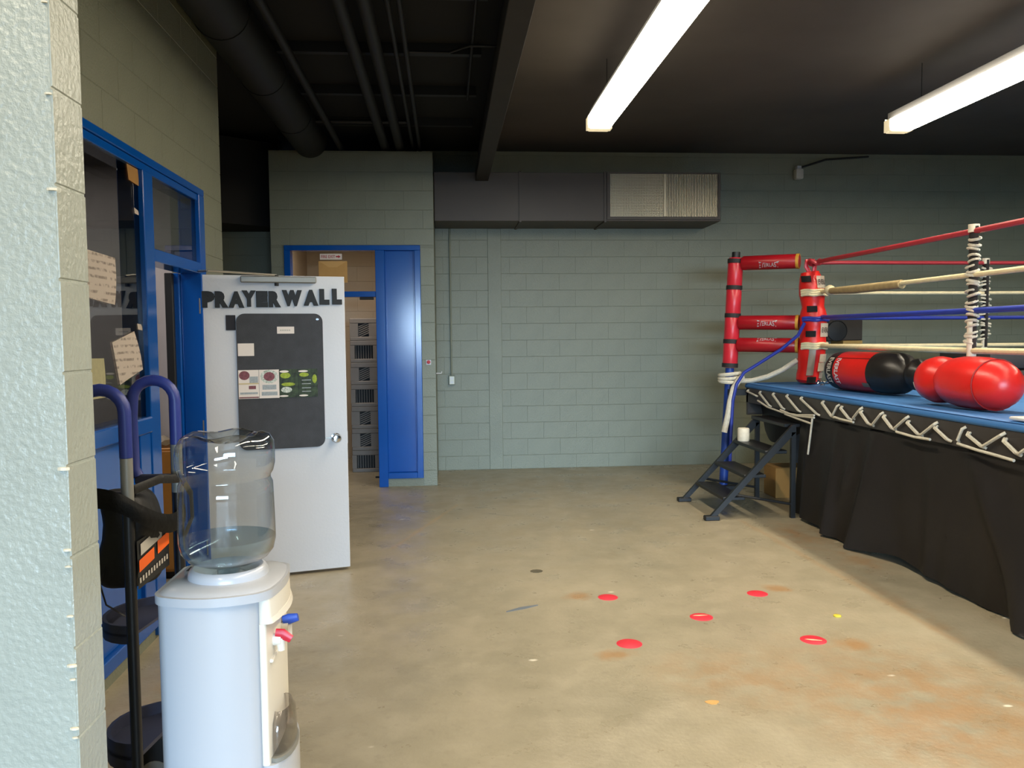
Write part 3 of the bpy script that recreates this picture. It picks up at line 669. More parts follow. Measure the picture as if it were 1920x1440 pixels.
tag(obj('wall_hook', MB().tube([(-0.117, 8.95, 1.24), (-0.06, 8.95, 1.24), (-0.055, 8.95, 1.26)], 0.006, 8), M['white']), 'little white hook at the storage wall corner', 'hook')
sb = thing('wall_device', 'small white box hung high on the back wall right of the grille', 'wall device', (4.4, 9.9, 3.55))
obj('body', MB().box(4.345, 4.445, 9.84, 9.945, 3.55, 3.68, 0.02, 2), mat('device_white', '#C9C7BC', 0.4), sb)
obj('bracket', MB().box(4.375, 4.43, 9.88, 9.944, 3.68, 3.72, 0.002), M['white'], sb, smooth=0)
pipe([(4.43, 9.90, 3.70), (4.75, 9.90, 3.80), (5.3, 9.90, 3.84)], 0.012, 'thin black conduit beside the white box on the back wall')
sp = thing('wall_speaker', 'dark speaker box on a wooden bracket on the back wall behind the ring', 'speaker', (4.95, 9.7, 1.5))
obj('cabinet', MB().box(4.68, 5.13, 9.66, 9.945, 1.545, 1.85, 0.01), mat('dark_brown_vinyl', '#3A332C', 0.7, var=0.15), sp, smooth=0)
obj('cone', MB().lathe([(0, 0.012), (0.05, 0.01), (0.12, 0.004), (0.128, 0.012), (0.128, 0), (0, 0)], 28, (4.80, 9.659, 1.665), Matrix.Rotation(R90, 3, 'X')), M['black'], sp)
obj('bracket', MB().box(4.86, 5.11, 9.62, 9.945, 1.502, 1.544, 0.004), M['wood'], sp, smooth=0)

# ------------------------------------------------------------------ the boxing ring
RX, RY, RZ = 3.10, 8.20, 1.13
ring = thing('boxing_ring', 'raised boxing ring with blue canvas, black skirt and red corner pads', 'boxing ring', (6.1, 5.2, 0))
def can(u, v):
    x = RX + 5.9 * (u ** 1.6); y = 2.2 + (RY - 2.2) * v
    wob = 0.006 * math.sin(x * 9 + y * 0.8) * math.exp(-(x - RX) * 1.5) + 0.004 * math.sin(y * 5 + x * 3)
    return (x, y, RZ - 0.004 + (wob if 0 < u < 1 else 0))
mb = MB().grid(can, 40, 60)
obj('canvas', mb, M['canvas'], ring)
# rolled edge and black apron under it
prof = [(0.06, 0.0), (0.02, 0.0), (0.0, -0.012), (-0.008, -0.032), (0.0, -0.05), (0.03, -0.055), (0.06, -0.055)]
e = MB(); n = len(prof)
va = [e.b.verts.new((RX + p[0], 2.2, RZ + p[1])) for p in prof]; vc = [e.b.verts.new((RX + p[0], RY + 0.01 - max(p[0], 0) * 0, RZ + p[1])) for p in prof]
for i in range(n - 1): e.b.faces.new((va[i], vc[i], vc[i + 1], va[i + 1]))
e.b.faces.new(vc)
obj('edge_roll', e, M['canvas'], ring, smooth=60)
obj('edge_roll', MB().box(RX, 9.0, RY - 0.05, RY + 0.01, RZ - 0.055, RZ + 0.0, 0.012, 2), M['canvas'], ring)
obj('apron', MB().box(RX + 0.004, RX + 0.05, 2.2, RY, 0.93, RZ - 0.052), M['skirt'], ring, smooth=0)
obj('apron', MB().box(RX + 0.004, 9.0, RY - 0.05, RY - 0.005, 0.80, RZ - 0.056), M['skirt'], ring, smooth=0)
obj('deck', MB().box(RX + 0.06, 9.0, 2.2, RY - 0.06, 0.98, RZ - 0.03), M['darkhole'], ring, smooth=0)
for x in (3.75, 6.3, 8.8):
    for y in (7.6, 5.2): obj('under_leg', MB().box(x - 0.05, x + 0.05, y - 0.05, y + 0.05, 0, 0.98), M['steelblack'], ring, smooth=0)
obj('far_skirt', MB().box(3.6, 9.0, 8.1, 8.13, 0.02, 0.98), M['skirt'], ring, smooth=0)
# hanging skirt with folds; gathered at its open end by the steps
def skirt(u, v):
    y = 6.93 - 4.73 * u; d = 1 - v                         # v=1 top
    z = 0.93 - 0.93 * d
    def ay(c, wl, wr): return math.exp(-((y - c) / (wl if y > c else wr)) ** 2)
    def sst(a_, b_):
        t = min(1, max(0, (y - a_) / (b_ - a_))); return t * t * (3 - 2 * t)
    fold = 0.018 * math.sin(y * 8.3 + 0.6) + 0.010 * math.sin(y * 17 + 2 * d)
    a = 0.085 * d ** 0.9 * sst(5.40, 5.86) * (1 - sst(6.55, 6.80)) + 0.09 * d ** 0.6 * ay(5.82 - 0.16 * (1 - d), 0.07, 0.10 + 0.12 * d)
    b = 0.06 * d ** 0.7 * ay(6.74, 0.05, 0.09)
    c = 0.10 * d ** 0.9 * ay(4.60 - 0.55 * d, 0.05 + 0.06 * d, 0.06 + 0.40 * d) + 0.05 * d * ay(5.0, 0.08, 0.10)
    e = 0.05 * d ** 0.7 * ay(6.22, 0.05, 0.09) + 0.06 * d ** 0.8 * ay(3.3, 0.1, 0.4)
    cr_ = 0.03 * math.exp(-(((y - 6.0) + (z - 0.5) * 0.35) / 0.05) ** 2 - ((z - 0.5) / 0.18) ** 2)
    hem = 0.02 + 0.045 * math.exp(-((y - 5.40) / 0.28) ** 2) + 0.012 * math.sin(y * 4.1)
    if y > 6.4: y += 0.10 * d * (y - 6.4) / 0.53
    return (RX + 0.03 - d ** 0.8 * fold - a - b - c - e - cr_ - 0.004, y, max(0.012, hem) * d + z if d > 0 else z)
mb = MB().grid(skirt, 190, 24)
bmesh.ops.solidify(mb.b, geom=mb.b.faces[:], thickness=0.004)
obj('skirt', mb, M['skirt'], ring, smooth=80)
def sk2(u, v):
    y = RY - 0.03 - (RY - 0.03 - 6.9) * u; d = 1 - v
    return (RX + 0.14 + 0.03 * d * math.sin(y * 7) + 0.04 * d, y, 0.93 - (0.30 + 0.08 * math.sin(y * 5)) * d)
mb = MB().grid(sk2, 40, 8); bmesh.ops.solidify(mb.b, geom=mb.b.faces[:], thickness=0.004)
obj('skirt_flap', mb, M['skirt'], ring, smooth=80)
# zigzag lacing
LX = RX - 0.004
segs = [((8.12, 1.045), (7.90, 1.02)), ((7.79, 1.050), (7.55, 0.947)), ((7.46, 1.056), (7.24, 0.948)), ((7.15, 1.062), (6.90, 0.955)), ((6.85, 1.061), (6.54, 0.958)), ((6.445, 1.056), (6.28, 0.965)), ((6.27, 0.965), (6.19, 1.052)),
        ((6.127, 1.04), (6.00, 0.975)), ((5.93, 0.985), (5.83, 1.060)), ((5.82, 1.035), (5.71, 0.965)), ((5.65, 0.963), (5.54, 1.050)), ((5.50, 1.03), (5.39, 0.965)), ((5.355, 0.970), (5.22, 1.052)),
        ((5.20, 1.02), (5.08, 0.962)), ((5.04, 0.962), (4.90, 1.045)), ((4.89, 1.02), (4.765, 0.965)), ((4.66, 0.973), (4.62, 1.045)), ((4.565, 1.015), (4.44, 0.965)), ((4.425, 0.968), (4.275, 1.050)), ((4.25, 1.018), (4.15, 0.965)), ((4.13, 0.965), (4.0, 1.05))]
yy = 3.98
while yy > 2.45:
    segs += [((yy, 1.02), (yy - .125, 0.965)), ((yy - .14, 0.965), (yy - .28, 1.05))]; yy -= 0.30
mlace = mat('lace_cord', '#CFC9B8', 0.7, var=0.15, vscale=40)
for i, ((y0, z0), (y1, z1)) in enumerate(segs):
    back = z1 > z0
    mb = MB()
    for q in ((-0.009, 0.009) if not back else (0.0,)):
        mb.tube([(LX + 0.006, y0 + 0.012 + q, z0 + (0.014 if not back else -0.012)), (LX - 0.012, y0 + q, z0), (LX - 0.012, y1 + q, z1), (LX + 0.006, y1 - 0.012 + q, z1 + (-0.012 if not back else 0.014))], 0.0085 if not back else 0.0095, 8)
    obj('lace', mb, mlace, ring)
for pts in ([(6.20, 0.965), (6.1, 0.958), (5.90, 0.955)], [(5.31, 0.95), (5.1, 0.94), (4.92, 0.945)], [(4.64, 0.955), (4.45, 0.94), (4.32, 0.935), (4.15, 0.925)], [(7.80, 0.975), (7.55, 0.93), (7.2, 0.91), (6.9, 0.915), (6.56, 0.945)],
            [(7.25, 0.93), (6.95, 0.905), (6.56, 0.925)], [(7.15, 0.90), (6.9, 0.885), (6.60, 0.868)], [(6.59, 0.93), (6.62, 0.80), (6.67, 0.60)]):
    obj('loose_cord', MB().tube([(LX - 0.025, y, z) for y, z in pts], 0.009, 8), mlace, ring)
# corner post (leans a little) with padded sections and straps
def PX(z): return 2.90 + 0.052 * (z - 0.0)
PY = 8.31
obj('corner_post', MB().tube([(PX(0), PY, 0), (PX(1.28), PY, 1.28)], 0.045, 16), mat('blue_steel', '#1D3F8F', 0.45), ring)
obj('post_cap', MB().tube([(PX(2.43), PY, 2.43), (PX(2.49), PY, 2.49)], 0.042, 16), M['black'], ring)
obj('base_plate', MB().box(2.76, 3.06, 8.22, 8.40, 0.0, 0.05, 0.008), M['black'], ring, smooth=0)
obj('post_brace', MB().box(2.93, 3.16, 8.18, 8.30, 1.00, 1.06), M['steelblack'], ring, smooth=0)
zs = [1.285, 1.56, 1.83, 2.12, 2.43]
for a, c in zip(zs, zs[1:]):
    pd = obj('post_pad', MB().tube([(PX(a), PY, a), (PX(a + .02), PY, a + .02), (PX(c - .02), PY, c - .02), (PX(c), PY, c)], [0.066, 0.078, 0.078, 0.066], 24), M['red'], ring)
for z in (1.31, 1.56, 1.83, 2.12, 2.395):
    obj('pad_strap', MB().tube([(PX(z - .022), PY, z - .022), (PX(z + .022), PY, z + .022)], 0.083, 24), M['strap'], ring)
# inner corner pad the ropes run to
PC = Vector((3.595, 7.86, 0))
def PP(z): return (PC.x + 0.055 * math.sin((z - 1.13) * 2.6) + 0.01, PC.y, z)
zr = [(1.135, .085), (1.16, .115), (1.22, .118), (1.27, .112), (1.33, .12), (1.42, .13), (1.52, .132), (1.60, .125), (1.645, .118), (1.70, .128), (1.80, .132), (1.86, .118), (1.90, .105), (1.95, .112), (2.03, .125), (2.12, .118), (2.20, .10), (2.245, .085), (2.25, .05)]
padc = obj('corner_pad', MB().tube([PP(z) for z, r in zr], [r for z, r in zr], 24), M['redbag'], ring)
obj('pad_top_loop', MB().tube([PP(2.24), (PP(2.3)[0] - .03, PC.y, 2.30), (PP(2.34)[0] - .02, PC.y, 2.355), (PP(2.34)[0] + .05, PC.y, 2.355), (PP(2.3)[0] + .06, PC.y, 2.3), (PP(2.24)[0] + .04, PC.y, 2.22)], 0.022, 10, flat=0.5), M['red'], ring)
CV = Vector((0, 0, 1.62))
def around(z, deg, r):     # point on the pad column: deg measured from the face toward the floor (-Y), + to the right
    a = math.radians(deg); return Vector((PP(z)[0] + r * math.sin(a), PC.y - r * math.cos(a), z))
def patch(z0, z1, d0, d1, r, m, name, n=6):
    mb = MB().grid(lambda u, v: tuple(around(z0 + (z1 - z0) * v, d0 + (d1 - d0) * u, r)), n, 4)
    bmesh.ops.solidify(mb.b, geom=mb.b.faces[:], thickness=-0.004); return obj(name, mb, m, padc)
EV = 'EVERLAST'
def bow_text(w, h):
    mb = fit_text(text_bm(EV, 0.1, 0.0004, 0.002), w, h)
    for v in mb.b.verts: v.co.y *= 0.5 + 0.5 * (abs(v.co.x) / (w / 2)) ** 1.5
    return mb
def wrapped(mb, fn):
    for v in mb.b.verts: v.co = fn(v.co.x, v.co.y, v.co.z)
    return mb
for (z0, z1, d0, d1, r) in ((2.08, 2.20, 0, 75, .130), (1.60, 1.735, 5, 78, .139)):
    p = patch(z0, z1, d0, d1, r, M['whitetape'], 'label_patch')
    zc = (z0 + z1) / 2
    obj('lettering', wrapped(fit_text(text_bm(EV, 0.1, 0.0, 0.001), 62, 0.05), lambda x, y, q: around(zc + y, (d0 + d1) / 2 + x, r + 0.004)), M['darkhole'], padc, smooth=0)
for (z0, z1) in ((1.40, 1.475), (1.48, 1.555), ): pass
patch(1.26, 1.345, 10, 80, .134, M['whitetape'], 'tape_band'); patch(1.35, 1.43, 10, 80, .142, M['whitetape'], 'tape_band')
patch(1.19, 1.25, 25, 85, .128, mat('clear_tape', '#C9C2B4', 0.3), 'tape_band')
patch(1.22, 1.52, -35, -8, .139, mat('grey_tape', '#B9B2A8', 0.35), 'tape_band')
for z, d in ((2.17, -45), (1.875, -30), (1.63, -35), (1.175, -10)): patch(z - .03, z + .03, d - 20, d + 22, .137 if z > 1.5 else .124, M['strap'], 'pad_strap')
# padded turnbuckle sleeves from post to pad
for z, sgn in ((2.37, 0.3), (1.755, 0.0), (1.525, 0.8)):
    A = Vector((PX(z) + 0.05, PY - 0.05, z)); B = Vector((3.545, 7.93, z - 0.01)); dr = (B - A).normalized()
    sl = obj('turnbuckle_pad', MB().tube([A, A + dr * .02, B - dr * .02, B], [0.06, 0.074, 0.074, 0.062], 24), M['redsleeve'], ring)
    side = Vector((dr.y, -dr.x, 0)); up = Vector((0, 0, 1))
    if side.dot(Vector((0, -1, 0))) < 0: side = -side
    mid = A.lerp(B, 0.5); sg_ = math.radians(-8 if sgn == 0 else (-25 if sgn < .5 else 55))
    obj('lettering', wrapped(bow_text(0.20, 0.075), lambda x, y, q: mid + dr * x + side * (0.0765 * math.cos(y / 0.075 + sg_)) + up * (0.0765 * math.sin(y / 0.075 + sg_))), M['white'], sl, smooth=0)
    obj('tape_collar', MB().tube([B - dr * .03, B - dr * .002], 0.0768, 20), M['gold'], sl)
obj('cable', MB().tube([(PX(2.09) + .03, PY - .03, 2.09), (3.5, 7.92, 2.08)], 0.006, 6), M['alu'], ring)
# ropes: four along the near side, four along the far side
rr = [(2.335, 'redrope', 0.026), (2.035, 'cream', 0.024), (1.787, 'bluerope', 0.026), (1.51, 'cream', 0.027)]
for z, m, r in rr:
    o = PP(z)
    ys = [7.5, 7.0, 6.3, 5.37, 4.4, 3.2, 2.3]
    obj('rope', MB().tube([(o[0] + .05, PC.y - .06, z + (0.0 if z > 2.2 else 0.01))] + [(3.64, y, z - 0.012 * math.sin((y - 2.3) / 5.3 * 3.14)) for y in ys], r * 0.8, 10), M[m], ring)
    obj('rope', MB().tube([(o[0] + .06, PC.y, z)] + [(x, 7.80, z - 0.012 * math.sin((x - 3.6) / 5.2 * 3.14)) for x in (3.9, 4.6, 5.36, 6.5, 7.8, 8.7)], r * 0.72, 10), M[m], ring)
    if z < 2.2:
        wr_ = MB()
        for k in range(3 if m == 'cream' else 2):
            zc = z + (k - 1) * 0.022
            wr_.tube([around(zc + 0.004 * math.sin(t * .1), t, 0.140) for t in range(-70, 95, 15)], 0.014, 8)
        obj('rope_wrap', wr_, M[m], ring)
obj('rope_knot', MB().lathe([(0, -.06), (.03, -.05), (.046, -.02), (.05, 0.01), (.04, .04), (0.02, .06), (0, .07)], 14, (3.66, 7.52, 2.045), Matrix.Rotation(R90, 3, 'X')), M['cream'], ring)
obj('rope_splice', MB().tube([(3.645, 7.45, 2.035), (3.642, 7.0, 2.022), (3.64, 6.25, 2.018)], [0.03, 0.038, 0.036], 12), mat('aged_tape', '#A8946A', 0.8, var=0.2, vscale=20), ring)
obj('red_rope_eye', MB().tube([(3.64 + .05 * math.cos(a / 6 * math.pi), 7.80 + .05 * math.sin(a / 6 * math.pi), 2.335 + .02 * math.cos(a)) for a in range(12)], 0.02, 8, closed=True), M['redrope'], ring)
# rope spacers
def spacer(x, y, dx, dy, z0, z1, n):
    u = Vector((dx, dy, 0)); v = Vector((-dy, dx, 0))
    s = MB(); s.tube([(x, y, z0 - .03), (x + .004, y, (z0 + z1) / 2), (x, y, z1 + .02)], 0.046, 10, flat=0.4)
    sp_ = obj('rope_spacer', s, M['strap'], ring)
    w_ = MB(); rnd = random.Random(int(x * 10))
    for i in range(n):
        z = z0 + 0.05 + (z1 - z0 - 0.12) * i / (n - 1) + rnd.uniform(-.008, .008); off = u * rnd.uniform(-.018, .018)
        pts = []
        for k in range(10):
            a = 2 * math.pi * k / 10
            pts.append(Vector((x, y, z + 0.010 * math.cos(a + i))) + off + u * (0.048 * math.cos(a)) + v * (0.024 * math.sin(a)))
        w_.tube(pts, rnd.uniform(0.008, 0.012), 6, closed=True)
    o = obj('cord_winding', w_, M['whiterope'], sp_); o['kind'] = 'stuff'
    obj('tape_end', MB().tube([(x, y, z1 - .02), (x, y, z1 + .035)], 0.036, 12), M['whitetape'], sp_)
    obj('tape_end', MB().tube([(x, y, z0 - .05), (x, y, z0 + (.20 if n > 20 else .05))], 0.030, 12), M['whitetape'], sp_)
spacer(3.64, 5.37, 0, 1, 1.51, 2.335, 21)
spacer(5.42, 7.80, 1, 0, 1.51, 2.335, 18)

# ---- ropes tied around the post
wc = thing('white_rope_coil', 'thick white rope coiled around the ring post with its end hanging', 'rope', (2.96, 8.31, 1.1))
for k in range(3):
    z = 1.145 + k * 0.036
    obj('coil_turn', MB().tube([(2.965 + 0.105 * math.cos(a * math.pi / 10), 8.31 + 0.095 * math.sin(a * math.pi / 10), z + 0.012 * math.sin(a * math.pi / 10 + k)) for a in range(20)], 0.019, 8, closed=True), M['whiterope'], wc)
obj('hanging_end', MB().tube([(3.06, 8.20, 1.19), (3.02, 8.17, 1.17), (2.96, 8.17, 1.08), (2.925, 8.17, 0.95), (2.90, 8.17, 0.80), (2.86, 8.17, 0.62)], 0.031, 10), M['whiterope'], wc)
obj('running_end', MB().tube([(3.02, 8.21, 1.15), (3.14, 8.13, 1.155), (3.26, 8.02, 1.20), (3.40, 7.98, 1.27), (3.52, 7.90, 1.37)], 0.026, 10), M['whiterope'], wc)
tag(obj('blue_rope', MB().tube([(2.915, 8.15, 0.28), (2.925, 8.15, 0.60), (2.94, 8.14, 0.95), (2.975, 8.13, 1.12), (3.05, 8.12, 1.24), (3.2, 8.0, 1.36), (3.36, 7.92, 1.48), (3.48, 7.80, 1.62), (3.52, 7.75, 1.74)], 0.017, 8), M['bluerope']),
    'blue rope looping from the corner pad down beside the ring post', 'rope')
# ---- chain heap by the pad
ch = MB(); rnd = random.Random(3)
for i in range(34):
    c = Vector((3.64 + rnd.uniform(-.09, .09), 7.40 + rnd.uniform(-.16, .16), RZ + 0.012 + rnd.uniform(0, .035)))
    A = Matrix.Rotation(rnd.uniform(0, 3.1), 3, 'Z') @ Matrix.Rotation(rnd.uniform(-.6, .6), 3, 'X')
    ch.tube([c + A @ Vector((0.022 * math.cos(a * math.pi / 4), 0.014 * math.sin(a * math.pi / 4), 0)) for a in range(8)], 0.004, 6, closed=True)
tag(obj('bag_chain', ch, M['chrome']), 'heap of silver chain on the blue canvas beside the corner pad', 'chain')

# ---- heavy bags lying on the canvas
def axis_m(d): return Vector((0, 0, 1)).rotation_difference(Vector(d).normalized()).to_matrix()
def sag(prof_r): return lambda a, z: 1.0
b1 = thing('heavy_bag', 'red and black heavy bag with white lettering lying beside the chain', 'punching bag', (3.57, 6.5, RZ))
A0 = Vector((3.50, 7.0, RZ + 0.172)); B0 = Vector((3.66, 6.1, RZ + 0.172)); dr = (B0 - A0).normalized(); am = axis_m(dr); Lb = (B0 - A0).length
R = 0.168
obj('end_band', MB().lathe([(0, -.02), (.10, -.02), (.15, 0.0), (R - .004, .03), (R, .06), (R, .135)], 36, A0, am), M['blackleather'], b1)
body = obj('body', MB().lathe([(R, .1355), (R + .002, .14), (R + .002, .4), (R, .56)], 36, A0, am), M['redbag'], b1)
obj('black_end', MB().lathe([(R, .5605), (R + .004, .60), (R + .004, .72), (R - .006, .80), (R - .04, .87), (.10, .895), (.085, .905), (.10, .92), (.125, .96), (.125, 1.0), (.10, 1.05), (.05, 1.075), (0, 1.08)], 36, A0, am), M['blackleather'], b1)
sdir = dr.cross(Vector((0, 0, 1))).normalized()
if sdir.dot(Vector((-1, 0, 0))) < 0: sdir = -sdir
def on_bag(t, ang, r): return A0 + dr * t + sdir * (r * math.cos(ang)) + Vector((0, 0, 1)) * (r * math.sin(ang))
for tt, rad in ((0.085, R + .002), (0.19, R + .004)):
    obj('lettering', wrapped(fit_text(text_bm(EV, 0.1, 0.0, 0.002), 0.24, 0.052), lambda x, y, q: on_bag(tt + y, -x / R + 0.05, rad)), M['greyprint'] if tt < .1 else M['white'], b1, smooth=0)
obj('seam', MB().tube([on_bag(t, 0.75, R + .0025) for t in (.14, .3, .45, .56)], 0.004, 6), mat('dark_seam', '#7A1416', 0.6), b1)
obj('label_tag', MB().grid(lambda u, v: tuple(on_bag(.50 + .08 * u, -.75 + .25 * v, R + .006)), 4, 4), mat('tag_grey', '#6E6A60', 0.6), b1)
b2 = thing('heavy_bag', 'big glossy red bag with two bulges lying nearest on the ring apron', 'punching bag', (3.4, 5.0, RZ))
A1 = Vector((3.42, 5.50, RZ + 0.171)); B1 = Vector((3.355, 4.52, RZ + 0.171)); dr2 = (B1 - A1).normalized(); am2 = axis_m(dr2)
obj('body', MB().lathe([(0, -.01), (.07, -.005), (.12, .02), (.152, .075), (.162, .14), (.158, .20), (.142, .25), (.118, .285)], 36, A1, am2), M['redbag'], b2)
obj('bulge', MB().lathe([(.118, .2855), (.140, .31), (.158, .36), (.168, .45), (.17, .56), (.168, .68), (.158, .77), (.135, .85), (.10, .90), (.05, .925), (0, .93)], 36, A1, am2), M['redbag'], b2)
sd2 = dr2.cross(Vector((0, 0, 1))).normalized()
if sd2.dot(Vector((-1, 0, 0))) < 0: sd2 = -sd2
def on_bag2(t, ang, r): return A1 + dr2 * t + sd2 * (r * math.cos(ang)) + Vector((0, 0, 1)) * (r * math.sin(ang))
obj('seam', MB().tube([on_bag2(.78, a * math.pi / 12, .1585) for a in range(24)], 0.0045, 6, closed=True), mat('dark_red_seam', '#8E1618', 0.6), b2)
obj('label_tag', MB().grid(lambda u, v: tuple(on_bag2(.03 + .07 * u, -.65 + .5 * v, .135 + .02 * u)), 4, 4), M['whitetape'], b2)
tag(obj('white_mitt_strap', MB().box(2.99 + .13, 3.34, 3.55, 4.27, RZ + .006, RZ + .026, 0.009, 2), M['white']), 'flat white strap lying on the ring apron edge', 'strap')
mt = thing('crash_mat', 'long black folded mat lying along the far side of the ring', 'mat', (6.4, 7.3, RZ))
for k in range(2): obj('mat_layer', MB().box(4.75, 8.2, 6.75, 7.5, RZ + .006 + k * .165, RZ + .165 + k * .165, 0.03, 2), mat('black_mat_%d' % k, '#2C2725', 0.6, var=0.1), mt)

# ---- steps up to the ring
stp = thing('ring_steps', 'black steel folding steps leaning up to the ring apron', 'steps', (2.7, 7.3, 0))
for y in (6.9, 7.73):
    obj('stringer', MB().prism([(2.285, 0.03), (2.34, 0.03), (3.06, 0.765), (3.06, 0.83), (3.03, 0.83)], y - 0.018, y + 0.018).tf(Matrix(((1, 0, 0, 0), (0, 0, 1, 0), (0, 1, 0, 0), (0, 0, 0, 1)))), M['steelblack'], stp, smooth=0)
    obj('foot', MB().box(2.24, 2.37, y - 0.035, y + 0.035, 0.0, 0.04, 0.006), M['black'], stp, smooth=0)
    obj('rear_leg', MB().box(3.02, 3.06, y - 0.018, y + 0.018, 0.0, 0.765), M['steelblack'], stp, smooth=0)
    obj('brace', MB().tube([(3.04, y, 0.12), (2.52, y, 0.22)], 0.012, 8), M['steelblack'], stp)
for x, z in ((2.445, 0.195), (2.635, 0.39), (2.825, 0.60)):
    obj('tread', MB().box(x - 0.03, x + 0.17, 6.919, 7.711, z - 0.03, z, 0.004), M['steelblack'], stp, smooth=0)
obj('top_platform', MB().box(2.985, 3.185, 6.965, 7.75, 0.80, 0.832, 0.004), M['steelblack'], stp, smooth=0)
tag(obj('tape_roll', MB().lathe([(.028, 0), (.055, 0), (.058, .01), (.056, .115), (.05, .125), (.028, .12)], 24, (2.86, 7.62, 0.6005)), M['whitetape']), 'roll of white tape standing on a tread of the ring steps', 'tape roll')
cbx = thing('cardboard_box', 'brown cardboard box under the ring behind the steps', 'box', (3.4, 8.0, 0))
obj('box_body', MB().box(3.24, 3.58, 7.75, 8.05, 0.0, 0.30, 0.004), M['cardboard'], cbx, smooth=0)
for q in (0, 1): obj('flap', MB().box(3.24, 3.58, 7.75 + q * 0.152, 7.898 + q * 0.152, 0.301, 0.305), M['cardboard'], cbx, smooth=0)
# ---- dots and litter on the floor
for i, (x, y, r, lab) in enumerate(((0.98, 4.906, .062, 'plain red floor dot, back left of the five'), (1.925, 4.873, .064, 'plain red floor dot, back right of the five nearest the ring'),
                                   (0.94, 4.138, .068, 'plain red floor dot, front left of the five'), (1.921, 4.085, .068, 'torn red floor dot with a pale scratch, front right of the five'), (1.444, 4.495, .066, 'worn red floor dot with a pale scratch at the centre of the five'))):
    t = thing('floor_dot', lab, 'floor marker', (x, y, 0), group='red dots on the concrete floor')
    obj('disc', MB().lathe([(0, 0.0002), (r, 0.0002), (r - .003, .0018), (0, .0018)], 32, (x, y, 0)), M['reddot'], t)
    if i > 2:
        a = -0.35 if i == 3 else 0.0
        m = Matrix.Translation((x, y + (.0 if i == 3 else .025), .0019)) @ Matrix.Rotation(a, 4, 'Z')
        mb = MB(); mb.b.faces.new([mb.b.verts.new(m @ Vector(p)) for p in ((-.045, -.002, 0), (-.01, -.010, 0), (.042, -.004, 0), (.045, .002, 0), (.0, .008, 0), (-.03, .006, 0))])
        obj('scratch', mb, mat('bare_patch_%d' % i, '#D9C8A0', 0.7), t, smooth=0)
tag(obj('bottle_cap', MB().lathe([(0, 0), (.022, 0), (.022, .006), (.016, .009), (0, .009)], 18, (2.22, 4.42, 0.0005)), mat('yellow_plastic', '#CDBE3A', 0.5)), 'tiny yellow cap on the floor near the right-hand dots', 'cap')
tag(obj('paint_flake', MB().prism([(1.15 + .03 * math.cos(a) * (1 + .3 * math.sin(3 * a)), 3.42 + .022 * math.sin(a)) for a in [i * .628 for i in range(10)]], .0003, .002), M['manila']), 'pale paint flake on the floor in front of the dots', 'flake')
tag(obj('blue_scrap', MB().prism([(0.33, 4.70), (0.45, 4.75), (0.53, 4.80), (0.53, 4.815), (0.42, 4.78), (0.33, 4.715)], .0003, .002), mat('slate_tape', '#6A727A', 0.7)), 'slate blue tape scrap on the floor left of the dots', 'scrap')
tag(obj('dark_scrap', MB().prism([(0.60 + .045 * math.cos(a), 5.52 + .04 * math.sin(a)) for a in [i * .7 for i in range(9)]], .0003, .002), mat('dark_spot', '#55503F', 0.8)), 'dark scuff patch on the floor behind the left dots', 'scuff')

# ------------------------------------------------------------------ water cooler
cool = thing('water_cooler', 'white water cooler standing before the grey pillar', 'water cooler', (-0.6, 2.25, 0))
def dplan(x0, x1, y0, y1, bf, bn, r=0.05):
    # rounded plan; front (+x) bulges by bf, near side (-y) bulges by bn
    pts = []
    for (cx, cy, a0) in ((x1 - r, y0 + r, -90), (x1 - r, y1 - r, 0), (x0 + r, y1 - r, 90), (x0 + r, y0 + r, 180)):
        for i in range(7):
            a = math.radians(a0 + 15 * i); pts.append([cx + r * math.cos(a), cy + r * math.sin(a)])
    out = []
    for i, p in enumerate(pts):
        q = pts[(i + 1) % len(pts)]; out.append(p)
        d = math.hypot(q[0] - p[0], q[1] - p[1])
        if d > 0.06:
            for k in range(1, 8): out.append([p[0] + (q[0] - p[0]) * k / 8, p[1] + (q[1] - p[1]) * k / 8])
    cy, hy, cx, hx = (y0 + y1) / 2, (y1 - y0) / 2, (x0 + x1) / 2, (x1 - x0) / 2
    return [(x + bf * max(0, 1 - ((y - cy) / hy) ** 2) * (1 if x > cx else 0) * min(1, (x - cx) / hx if x > cx else 0), y - (bn * max(0, 1 - ((x - cx) / hx) ** 2) if y < cy else 0)) for x, y in out]
shell = MB().prism(dplan(-0.760, -0.495, 2.122, 2.40, 0.0, 0.040, 0.03), 0.03, 0.945)
obj('body_shell', shell, M['cooler'], cool, smooth=40)
obj('base_plinth', MB().prism(dplan(-0.74, -0.47, 2.12, 2.395, 0.0, 0.01, 0.03), 0.0, 0.03), M['black'], cool, smooth=40)
# ivory front: upper nose, recessed panel, lower panel
obj('front_nose', MB().prism(dplan(-0.5, -0.470, 2.122, 2.397, 0.018, 0.0, 0.012), 0.895, 0.945, dplan(-0.5, -0.474, 2.122, 2.397, 0.022, 0.0, 0.012)), M['coolerplastic'], cool, smooth=40)
obj('nose_lip', MB().prism(dplan(-0.5, -0.466, 2.122, 2.397, 0.022, 0.0, 0.012), 0.880, 0.8948, dplan(-0.5, -0.470, 2.122, 2.397, 0.020, 0.0, 0.012)), M['coolerplastic'], cool, smooth=40)
obj('front_recess', MB().prism(dplan(-0.5, -0.4815, 2.122, 2.397, 0.008, 0.0, 0.008), 0.50, 0.8798), M['coolerplastic'], cool, smooth=40)
obj('front_lower', MB().prism(dplan(-0.5, -0.466, 2.122, 2.397, 0.034, 0.0, 0.014), 0.04, 0.50), M['cooler'], cool, smooth=40)
top = MB().prism(dplan(-0.765, -0.472, 2.116, 2.402, 0.020, 0.045, 0.03), 0.9455, 0.968)
